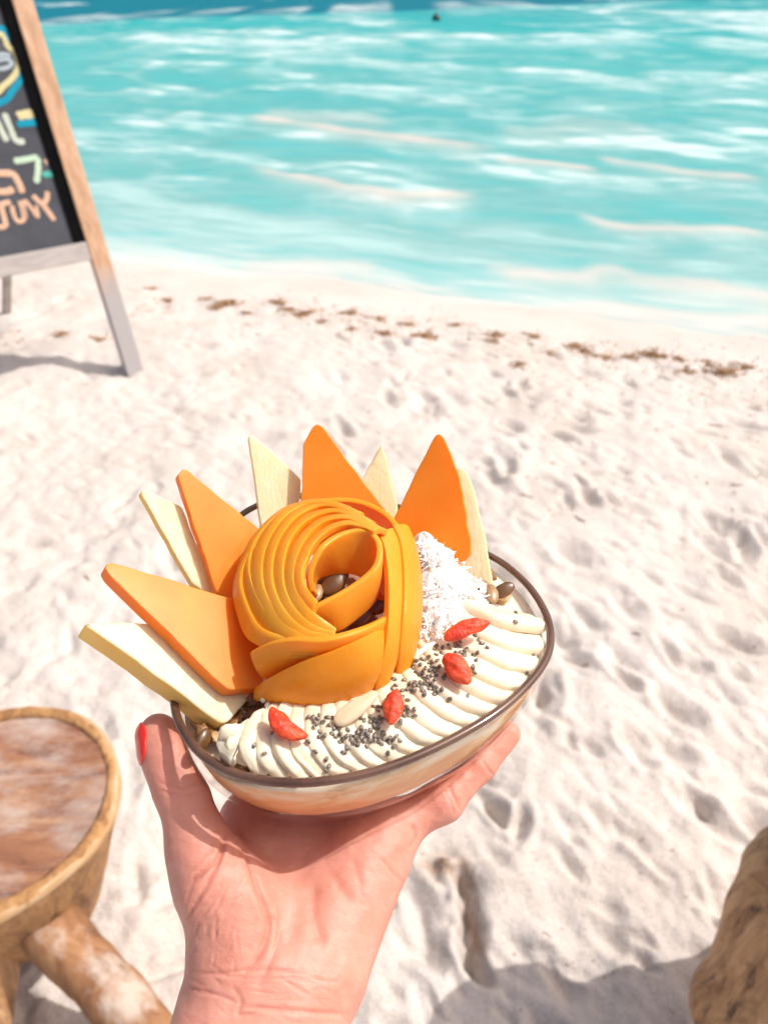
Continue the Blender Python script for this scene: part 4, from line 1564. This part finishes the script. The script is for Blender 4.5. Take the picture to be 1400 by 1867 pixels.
# slices that close the front
petal([(150, 815, 20), (190, 930, 19), (250, 1010, 19), (340, 1055, 20), (470, 1065, 22), (600, 1080, 24)],
      [(195, 1010, 6), (215, 1110, 4), (250, 1150, 4), (340, 1165, 5), (470, 1160, 7), (600, 1160, 9)], .0012, .0028)
petal([(205, 1146, 20), (270, 1110, 24), (345, 1082, 28), (480, 1062, 32), (640, 1066, 34), (800, 1034, 34), (960, 975, 32), (1062, 915, 29)],
      [(285, 1310, 8), (330, 1300, 10), (400, 1275, 12), (500, 1245, 15), (640, 1200, 18), (800, 1145, 21), (960, 1080, 22), (1062, 1010, 22)], -.0012, .0028)
petal([(248, 1388, 5), (320, 1325, 13), (420, 1262, 19), (560, 1196, 25), (700, 1146, 28), (860, 1080, 30), (970, 1022, 29), (1056, 965, 26)],
      [(255, 1396, 1), (330, 1440, 1), (430, 1482, 1), (560, 1508, 1), (700, 1504, 1), (850, 1462, 2), (975, 1370, 6), (1045, 1190, 12)], -.0030, .0028, lab='broad front slice that closes the rose')
petal([(300, 395, 22), (240, 400, 21), (195, 450, 19), (178, 510, 17), (150, 560, 14)], [(320, 500, 10), (260, 510, 9), (210, 550, 7), (190, 600, 5), (170, 640, 3)], .0004, .0024)

# ================================================================== BANANA SLICES
ban_m = NT('banana_flesh')
s = ban_m
v = s.coord()
c = s.ramp(s.noise(v, 120, 4, .6), [(.3, (.80, .65, .45)), (.7, (.86, .765, .60))])
c = s.mix(s.math('MULTIPLY', s.ramp(s.noise(s.coord((1, 1, 1)), 320, 3, .6), [(.56, (0, 0, 0)), (.74, (1, 1, 1))]), .35), c, (.66, .47, .27))
s.set(Base_Color=c, Roughness=.42, Normal=s.bump(s.noise(v, 520, 4, .6), .35, .0005))
s.b.inputs['Subsurface Weight'].default_value = .3
s.b.inputs['Subsurface Radius'].default_value = (.005, .004, .0025)
s.b.inputs['Subsurface Scale'].default_value = 1.0
ban_m = s.m
IN = catmull([(452, 1334), (474, 1306), (505, 1288), (558, 1272), (612, 1268), (665, 1252), (712, 1228), (752, 1195), (780, 1168), (806, 1140), (826, 1108), (842, 1084)], 60)
OUT = catmull([(426, 1374), (456, 1397), (505, 1415), (575, 1416), (650, 1404), (720, 1385), (790, 1357), (852, 1323), (910, 1284), (960, 1240), (989, 1188), (991, 1130)], 60)
NS = 20
ords = ['first', 'second', 'third', 'fourth', 'fifth', 'sixth', 'seventh', 'eighth', 'ninth', 'tenth', 'eleventh', 'twelfth', 'thirteenth', 'fourteenth', 'fifteenth', 'sixteenth', 'seventeenth', 'eighteenth', 'nineteenth', 'twentieth']
for k in range(NS):
    f = k / (NS - 1) * 59
    i0 = int(min(58, f))
    pin_ = IN[i0] + (IN[i0 + 1] - IN[i0]) * (f - i0)
    po = OUT[i0] + (OUT[i0 + 1] - OUT[i0]) * (f - i0)
    mid = (pin_ + po) / 2
    hi_, hm, ho = 6.5, 6.0, -1.2
    A, M_, B = zb(*pin_, hi_), zb(*mid, hm), zb(*po, ho)
    A = A + (A - M_) * .12
    tang = zb(*IN[min(59, i0 + 3)], 5) + zb(*OUT[min(59, i0 + 3)], 0) - zb(*IN[max(0, i0 - 3)], 5) - zb(*OUT[max(0, i0 - 3)], 0)
    ax = B - A
    tang = tang - ax * (tang @ ax) / (ax @ ax)
    tang = nrm(tang)
    M_ = M_ + tang * -.0042
    nL, nC_ = 22, 26
    C_ = catmull([A, M_, B], nL)
    T_ = np.gradient(C_, axis=0)
    T_ /= np.linalg.norm(T_, axis=1)[:, None]
    V = []
    jit = rng.normal(0, .06)
    i1 = min(59, i0 + 3)
    loc_ = np.linalg.norm((zb(*OUT[i1], 0) + zb(*IN[i1], 0) - zb(*OUT[i1 - 3], 0) - zb(*IN[i1 - 3], 0)) / 2) / 3 * 59 / (NS - 1)
    hwk = min(.0098, max(.0048, loc_ * 1.12))
    for i in range(nL):
        t = i / (nL - 1)
        env = math.sin(math.pi * (.03 + .94 * t)) ** .30
        S = tang - T_[i] * (tang @ T_[i])
        S = nrm(S)
        U = np.cross(S, T_[i])
        U = U if U[2] > 0 else -U
        a_ = R(25) + jit
        W = S * math.cos(a_) - U * math.sin(a_)           # slice lies over its neighbour, one long edge up
        Nn = S * math.sin(a_) + U * math.cos(a_)
        hw, ht = hwk * env, min(.0036, hwk * .40) * (.35 + .65 * env)
        for j in range(nC_):
            b = 2 * math.pi * j / nC_
            cb, sb = math.cos(b), math.sin(b)
            p = C_[i] - U * .0030 + W * (hw * np.sign(cb) * abs(cb) ** .7) + Nn * (ht * np.sign(sb) * abs(sb) ** .7)
            p = p + Nn * .00045 * float(vnoise(i * .55, j * .55 + k * 7, k * 3.1, 5)) + Nn * .00034 * float(vnoise(i * .06, j * .8 + k * 11, k, 8)) + W * .0005 * float(vnoise(i * .5, k * 5.3, 0, 6))
            V.append(p)
    Fs = [tuple(q) for q in grid_faces(nL, nC_, False, True)] + [tuple(range(nC_))[::-1], tuple(range((nL - 1) * nC_, nL * nC_))]
    o = link('banana_slice', fix_normals(mesh_np('banana_slice', V, Fs)), ban_m)
    lab = ('%s banana slice from the left end of the ridged fan' % ords[k]) if k < 10 else ('%s banana slice from the right end of the ridged fan' % ords[NS - 1 - k])
    if k == 0:
        lab = 'end banana slice of the fan at the left, under the pineapple corner'
    if k == NS - 1:
        lab = 'end banana slice of the fan at the right, beside the coconut'
    tag(o, lab, 'banana slice', 'banana slices fanned along the front rim')

# ================================================================== SURFACE LOOKUP for what is strewn on top
def bvh_of(names):
    V, Fs = [], []
    for o in scn.objects:
        if o.type == 'MESH' and o.name.split('.')[0] in names:
            b = len(V)
            V += [v.co for v in o.data.vertices]
            Fs += [tuple(b + i for i in p.vertices) for p in o.data.polygons]
    return BVHTree.FromPolygons(V, Fs)


def drop(bvh, px, py):
    d = ray(px, py)
    h = bvh.ray_cast(Vector(CAM), Vector(d / np.linalg.norm(d)))
    if h[0] is None:
        return zb(px, py, 0), np.array([0, 0, 1.])
    n = np.array(h[1])
    if n @ d > 0:
        n = -n
    return np.array(h[0]), n


def frame_to(n, ang):
    n = nrm(n)
    a = np.cross(n, [math.sin(ang), math.cos(ang), .01])
    a = nrm(a)
    return Matrix(np.column_stack([a, np.cross(n, a), n]).tolist())


# ---- granola
def blob(name, seed, r, amp, fr, nu=14, nv=10):
    V = []
    for i in range(nv + 1):
        th = math.pi * i / nv
        for j in range(nu):
            ph = 2 * math.pi * j / nu
            d = np.array([math.sin(th) * math.cos(ph), math.sin(th) * math.sin(ph), math.cos(th)])
            V.append(d * np.array(r) * (1 + amp * float(fbm(*(d * fr), seed, 2))))
    return mesh_np(name, V, [tuple(q) for q in grid_faces(nv + 1, nu, False, True)])


gran_m = fruit_mat('granola_oats', (.13, .055, .02), (.36, .18, .07), 160, .5, .1, bump=.5, bdist=.0008, bscale=500)
oat_m = fruit_mat('toasted_oat', (.42, .24, .10), (.62, .42, .22), 200, .5, .15, bump=.4, bdist=.0006, bscale=500)
gr_me = [blob('granola_piece', 20 + k, (.0050, .0038, .0030), .45, 2.2) for k in range(3)] + [blob('granola_piece', 30 + k, (.0042, .0030, .0011), .25, 1.6) for k in range(2)]
base_bvh = bvh_of({'smoothie'})
gspots = []
for k in range(150):
    reg = k % 5
    if reg <= 1:
        px, py = rng.uniform(318, 480), rng.uniform(1240, 1400)
    elif reg == 2:
        px, py = rng.uniform(780, 945), rng.uniform(1020, 1100)
    elif reg == 3:
        px, py = rng.uniform(470, 820), rng.uniform(1230, 1300)
    else:
        px, py = rng.uniform(420, 780), rng.uniform(930, 1020)
    p = zb(px, py, -3)
    a = math.atan2(p[1] - CB[1], p[0] - CB[0])
    q = math.hypot(p[0] - CB[0], p[1] - CB[1])
    if q < rim_r(a) * .90:
        gspots.append((p, rng.uniform(-.004, .002)))
for k, (p, dz) in enumerate(gspots):
    me = gr_me[k % 5]
    o = link('granola_piece', me, oat_m if k % 5 >= 3 else gran_m)
    o.location = (p[0], p[1], ZB - .0045 + dz * .8 - (.0025 if p[0] < -.045 else 0))
    o.rotation_euler = tuple(rng.uniform(0, 6.28, 3)) if k % 5 < 3 else (rng.normal(0, .5), rng.normal(0, .5), rng.uniform(0, 6.28))
    o.scale = (rng.uniform(.75, 1.15),) * 3
    tag(o, 'toasted granola piece on the smoothie among the fruit' if p[0] > -.045 else 'toasted granola piece by the left rim under the pineapple corner', 'granola', 'granola under the fruit')
# seeds seen down inside the rose and on the granola
pum = blob('pumpkin_seed', 50, (.0052, .0031, .0013), .08, 1.2, 18, 12)
pum_m = fruit_mat('pumpkin_seed_skin', (.085, .038, .012), (.19, .09, .03), 110, .35, .1, bump=.2, bscale=300, coat=.3)
pale_m = fruit_mat('pale_seed_skin', (.26, .14, .06), (.42, .27, .14), 110, .4, .1, bump=.2, bscale=300)
for (px, py, h, a, tl, sc, m, lab) in [
        (611, 1062, 25, 40, .5, 1.25, pum_m, 'large brown pumpkin seed in the centre of the mango rose'), (577, 1081, 24, 75, .3, .8, pale_m, 'pale round seed lowest in the centre of the mango rose'),
        (581, 1052, 23, 10, .4, .9, pale_m, 'tan seed at the left of the hole in the mango rose'), (691, 1103, 20, 15, .6, 1.1, pum_m, 'brown pumpkin seed between the rose curl and its right slices'),
        (660, 1128, 17, 25, .3, 1., pum_m, 'brown pumpkin seed under the tongue of the rose'), (600, 1085, 21, 120, .2, 1., pum_m, 'dark seed half hidden at the bottom of the rose hole'),
        (918, 1076, 3, 20, .6, 1., pum_m, 'brown seed on edge by the right rim below the pineapple'), (897, 1082, 3, 90, .2, .9, pale_m, 'tan seed at the foot of the right pineapple wedge'),
        (372, 1348, -4, 70, .8, .8, pum_m, 'brown seed against the left rim below the pineapple')]:
    p = zb(px, py, h)
    o = link('pumpkin_seed', pum, None)
    if not pum.materials:
        pum.materials.append(m)
    o.material_slots[0].link = 'OBJECT'
    o.material_slots[0].material = m
    o.location = tuple(p)
    o.rotation_euler = (tl, -.3, R(a))
    o.scale = (sc,) * 3
    tag(o, lab, 'seed', 'seeds among the granola')
# granola bed that holds them inside the rose
bed = blob('granola_bed', 77, (.017, .016, .020), .18, 3.0, 40, 26)
o = link('granola_bed', bed, gran_m)
p = zb(612, 1075, 20)
o.location = (p[0], p[1], ZB + .001)
tag(o, 'dark granola heaped inside the mango rose', 'granola', kind='stuff')
# puffed grains
puff = blob('puffed_grain', 60, (.0013, .0012, .0011), .12, 2)
puff_m = fruit_mat('puffed_grain_skin', (.78, .66, .52), (.86, .78, .68), 300, .6, .2, bump=.3, bscale=600)
for k, (px, py) in enumerate([(482, 1226), (486, 1222), (478, 1264), (484, 1268), (490, 1276), (488, 1284), (492, 1270), (474, 1258), (494, 1290), (486, 1294), (480, 1275)]):
    p = zb(px, py, 5)
    o = link('puffed_grain', puff, puff_m)
    o.location = (p[0], p[1], ZB + .003 + rng.uniform(0, .002))
    o.rotation_euler = tuple(rng.uniform(0, 6, 3))
    tag(o, 'tiny white puffed grain in the gap below the mango rose tip', 'puffed grain', 'puffed grains below the rose')

# ---- coconut
coc_m = fruit_mat('coconut_flesh', (.90, .895, .89), (.93, .93, .925), 200, .55, .25, (.003, .003, .0028), .25, .0004, bscale=600)
V, Fs = [], []


def add_shred(c, d, up, L, w, t, curl):
    n = 5
    b = len(V)
    sd_ = nrm(np.cross(d, up))
    up = nrm(np.cross(sd_, d))
    for i in range(n):
        s_ = i / (n - 1) - .5
        q = c + d * L * s_ + up * curl * (1 - 4 * s_ * s_) * L
        k = 1 - .5 * abs(2 * s_) ** 3
        V.extend([q - sd_ * w * k - up * t, q + sd_ * w * k - up * t, q + sd_ * w * k + up * t, q - sd_ * w * k + up * t])
    for i in range(n - 1):
        for e in range(4):
            Fs.append((b + 4 * i + e, b + 4 * i + (e + 1) % 4, b + 4 * i + 4 + (e + 1) % 4, b + 4 * i + 4 + e))
    Fs.append((b, b + 3, b + 2, b + 1))
    Fs.append((b + 4 * n - 4, b + 4 * n - 3, b + 4 * n - 2, b + 4 * n - 1))


spine = [((772, 1000), 19, 28), ((790, 1020), 18, 44), ((800, 1060), 15, 58), ((800, 1105), 12, 55), ((785, 1150), 9, 42), ((760, 1185), 6, 30), ((855, 1085), 7, 34), ((830, 1075), 11, 38)]
for k in range(2100):
    (cx, cy), h, rad = spine[rng.choice(8, p=[.11, .17, .22, .18, .11, .06, .08, .07])]
    a = rng.uniform(0, 6.28)
    q = math.sqrt(rng.uniform(0, 1))
    px, py = cx + q * rad * math.cos(a), cy + q * rad * .9 * math.sin(a)
    hh = h * (1 - .55 * q * q) + rng.normal(0, .9) - (4 if rng.random() < .3 else 0)
    c = zb(px, py, hh)
    d = rng.normal(0, 1, 3)
    d[2] *= .45
    if rng.random() < .06:
        d[2] = abs(d[2]) + 1.0
    d = nrm(d)
    add_shred(c, d, nrm(rng.normal(0, .4, 3) + [0, -.4, 1]), rng.uniform(.0022, .0058), rng.uniform(.00022, .00045), .00013, rng.uniform(-.2, .3))
for (cx, cy), h, rad in spine:
    b = len(V)
    c0 = zb(cx, cy, h - (3.8 if h < 17 else 6.5))
    rr_ = rad / 5.0e3
    for i in range(9):
        th = math.pi * i / 8
        for j in range(14):
            ph = 2 * math.pi * j / 14
            V.append(c0 + np.array([rr_ * math.sin(th) * math.cos(ph), rr_ * math.sin(th) * math.sin(ph), (h / 1e3) * .6 * math.cos(th) - .003]) * (1 + .12 * float(vnoise(i * .9, j * .9, cx, 4))))
    Fs.extend(tuple(b + q) for q in grid_faces(9, 14, False, True))
for (x0, y0, x1, y1, h0, h1) in [(812, 1112, 800, 1152, 15, 13), (756, 1198, 790, 1172, 8, 10), (840, 1080, 872, 1086, 11, 9), (782, 1002, 778, 984, 24, 28), (820, 1012, 812, 1008, 22, 24)]:
    a, b = zb(x0, y0, h0), zb(x1, y1, h1)
    add_shred((a + b) / 2, nrm(b - a), np.array([0, -.5, 1.]), np.linalg.norm(b - a), .0009, .0003, .1)
Vc, Fc = list(V), list(Fs)
o = link('shredded_coconut', mesh_np('shredded_coconut', Vc, Fc), coc_m, smooth=False)
tag(o, 'heap of white shredded coconut beside the mango rose', 'coconut', kind='stuff')

# ---- goji berries
def goji_mesh(seed, L, w, bend):
    n, m = 26, 20
    V = []
    for i in range(n):
        t = i / (n - 1)
        s_ = (t - .5)
        rad = w * (math.sin(math.pi * (.02 + .96 * t)) ** .55) * (1 - .25 * s_)
        for j in range(m):
            a = 2 * math.pi * j / m
            f_ = .10 * math.sin(5 * a + 2 * math.sin(t * 5 + seed) + seed) + .20 * float(fbm(math.cos(a) * 2.6 + seed, math.sin(a) * 2.6, t * 4.0, seed, 3)) - .16 * max(0, math.sin(3 * a + 4 * t + seed)) ** 6
            r_ = rad * (1 + f_)
            V.append((L * s_, r_ * math.cos(a) + bend * L * (4 * s_ * s_ - .5) * .5, r_ * .72 * math.sin(a)))
    return fix_normals(mesh_np('goji_berry', V, [tuple(q) for q in grid_faces(n, m, False, True)] + [tuple(range(m))[::-1], tuple(range((n - 1) * m, n * m))]))


goj_m = fruit_mat('goji_skin', (.58, .022, .012), (.84, .11, .030), 260, .5, .2, (.004, .001, .0004), .8, .0009, (1, 1, 1), bscale=520)
pet_bvh = bvh_of({'petal', 'papaya_wedge', 'pineapple_wedge'})
top_bvh = bvh_of({'banana_slice', 'petal', 'smoothie', 'papaya_wedge', 'pineapple_wedge'})
for (x0, y0, x1, y1, w, bend, sd_, lab) in [
        (489, 1300, 556, 1352, .0033, .30, 2, 'curved orange red goji berry left of the almond, on the banana fan'), (722, 1262, 712, 1324, .0033, .03, 5, 'red goji berry standing upright among chia seeds right of the almond'),
        (811, 1198, 855, 1250, .0040, .02, 9, 'plump wrinkled goji berry second from the right'), (809, 1166, 891, 1136, .0031, -.10, 13, 'long smooth red goji berry touching the coconut')]:
    a, n1_ = drop(top_bvh, x0, y0)
    b, n2_ = drop(top_bvh, x1, y1)
    cpt, nm = drop(top_bvh, (x0 + x1) / 2, (y0 + y1) / 2)
    dmin = min((q - CAM) @ FWD for q in (a, b, cpt)) if (max((q - CAM) @ FWD for q in (a, b, cpt)) - min((q - CAM) @ FWD for q in (a, b, cpt))) < .012 else (cpt - CAM) @ FWD - .004
    cpt = at_depth((x0 + x1) / 2, (y0 + y1) / 2, dmin) if sd_ != 13 else zb((x0 + x1) / 2, (y0 + y1) / 2, 14)
    L = np.linalg.norm(at_plane(x1, y1, cpt, nrm(CAM - cpt)) - at_plane(x0, y0, cpt, nrm(CAM - cpt))) * 1.05
    up = nrm(nrm(CAM - cpt) * .6 + [0, 0, .6])
    d = at_plane(x1, y1, cpt, up) - at_plane(x0, y0, cpt, up)
    L = np.linalg.norm(d)
    d = nrm(d)
    y_ = np.cross(up, d)
    o = link('goji_berry', goji_mesh(sd_, L, w, bend), goj_m)
    o.matrix_world = Matrix.Translation(Vector(cpt + up * w * .55)) @ Matrix(np.column_stack([d, y_, up]).tolist()).to_4x4()
    tag(o, lab, 'goji berry', 'goji berries on the banana fan')
# ---- almond sliver
cpt, nm = drop(top_bvh, 650, 1296)
up = nrm(nrm(CAM - cpt) * .8 + [0, 0, .4])
d = at_plane(682, 1262, cpt, up) - at_plane(605, 1318, cpt, up)
L = np.linalg.norm(d) / 2
d = nrm(d)
V = []
nu, nv = 24, 14
for i in range(nv + 1):
    th = math.pi * i / nv
    for j in range(nu):
        ph = 2 * math.pi * j / nu
        x = -math.cos(th)
        r_ = math.sin(th) ** .8
        V.append((L * x, .0031 * r_ * math.cos(ph) * (1 - .25 * x), .0016 * r_ * math.sin(ph) + .0002 * math.cos(3 * ph) * r_))
o = link('almond_sliver', mesh_np('almond_sliver', V, [tuple(q) for q in grid_faces(nv + 1, nu, False, True)]), fruit_mat('almond_flesh', (.66, .50, .31), (.78, .64, .46), 150, .5, .2, bump=.35, bdist=.0005, bscale=350, stretch=(.3, 1, 1)))
o.matrix_world = Matrix.Translation(Vector(cpt + up * .0042)) @ Matrix(np.column_stack([d, np.cross(up, d), up]).tolist()).to_4x4()
tag(o, 'pale pointed almond sliver leaning against the front of the mango rose', 'almond')

# ---- chia
chia = blob('chia_seed', 90, (.00115, .00078, .0006), .06, 2, 10, 7)
s = NT('chia_skin')
n_ = s.noise(s.coord(kind='Object'), 1500, 2, .6)
s.set(Base_Color=s.ramp(n_, [(.30, (.05, .036, .028)), (.50, (.16, .125, .10)), (.66, (.48, .41, .35))]), Roughness=.35)
chia_m = s.m
spots = [(463, 1360, 'lone'), (482, 1374, 'lone'), (498, 1336, 'lone'), (379, 1378, 'lone'), (880, 1092, 'top'), (891, 1097, 'top'), (940, 1118, 'top'), (939, 1134, 'top'), (971, 1195, 'right'), (960, 1226, 'right'), (867, 1158, 'berry'), (872, 1168, 'berry'), (878, 1174, 'berry'), (888, 1182, 'berry'), (871, 1190, 'berry'),
         (596, 1404, 'lone'), (600, 1396, 'lone'), (575, 1370, 'lone'), (562, 1352, 'lone'), (626, 1372, 'lone'), (632, 1364, 'lone'), (719, 1360, 'lone'), (595, 1384, 'lone')]
cl = [((590, 1310), 26, 10, 16), ((612, 1340), 22, 16, 16), ((650, 1340), 26, 16, 26), ((690, 1310), 12, 26, 24), ((700, 1345), 20, 12, 14), ((745, 1250), 26, 16, 22), ((738, 1285), 16, 22, 14), ((775, 1225), 22, 22, 22), ((797, 1210), 12, 26, 16), ((820, 1178), 22, 10, 12), ((845, 1190), 18, 14, 10), ((785, 1250), 20, 20, 14), ((760, 1205), 26, 14, 14), ((720, 1300), 30, 30, 10), ((840, 1215), 30, 34, 8)]
for k, ((cx, cy), sx, sy, nn) in enumerate(cl):
    for i in range(int(nn * .78)):
        for tr_ in range(12):
            q = (cx + rng.normal(0, sx * .62), cy + rng.normal(0, sy * .62), 'cluster%d' % k)
            if min(math.hypot(q[0] - u[0], q[1] - u[1]) for u in spots) > 6.5:
                spots.append(q)
                break
labs = {'lone': 'single chia seed on the bare left half of the banana fan', 'top': 'single chia seed on the top end of the banana fan', 'right': 'chia seed close to the right rim on the banana fan', 'berry': 'chia seed just right of the long goji berry'}


def chia_label(c, x, y):
    if c in labs:
        return labs[c]
    if x < 675:
        return 'chia seed in the cluster around the almond sliver'
    if x < 735 and y > 1255:
        return 'chia seed in the cluster around the upright goji berry'
    if y < 1200 or x > 800:
        return 'chia seed in the cluster around the two right goji berries'
    return 'chia seed in the cluster between rose, coconut and upright goji berry'


for (px, py, c) in spots:
    p, n = drop(top_bvh, px, py)
    p2_, _n = drop(pet_bvh, px, py)
    if np.linalg.norm(p2_ - p) < 1e-5:
        continue
    if p[2] > ZB + .0115 or p[2] < ZB - .006:
        continue
    o = link('chia_seed', chia, chia_m)
    q = frame_to(nrm(n + rng.normal(0, .25, 3)), rng.uniform(0, 6.28)).to_4x4()
    o.matrix_world = Matrix.Translation(Vector(p + n * .0004)) @ q @ Matrix.Diagonal((*((rng.uniform(.85, 1.15),) * 3), 1))
    tag(o, chia_label(c, px, py), 'chia seed', 'chia seeds strewn over the banana')
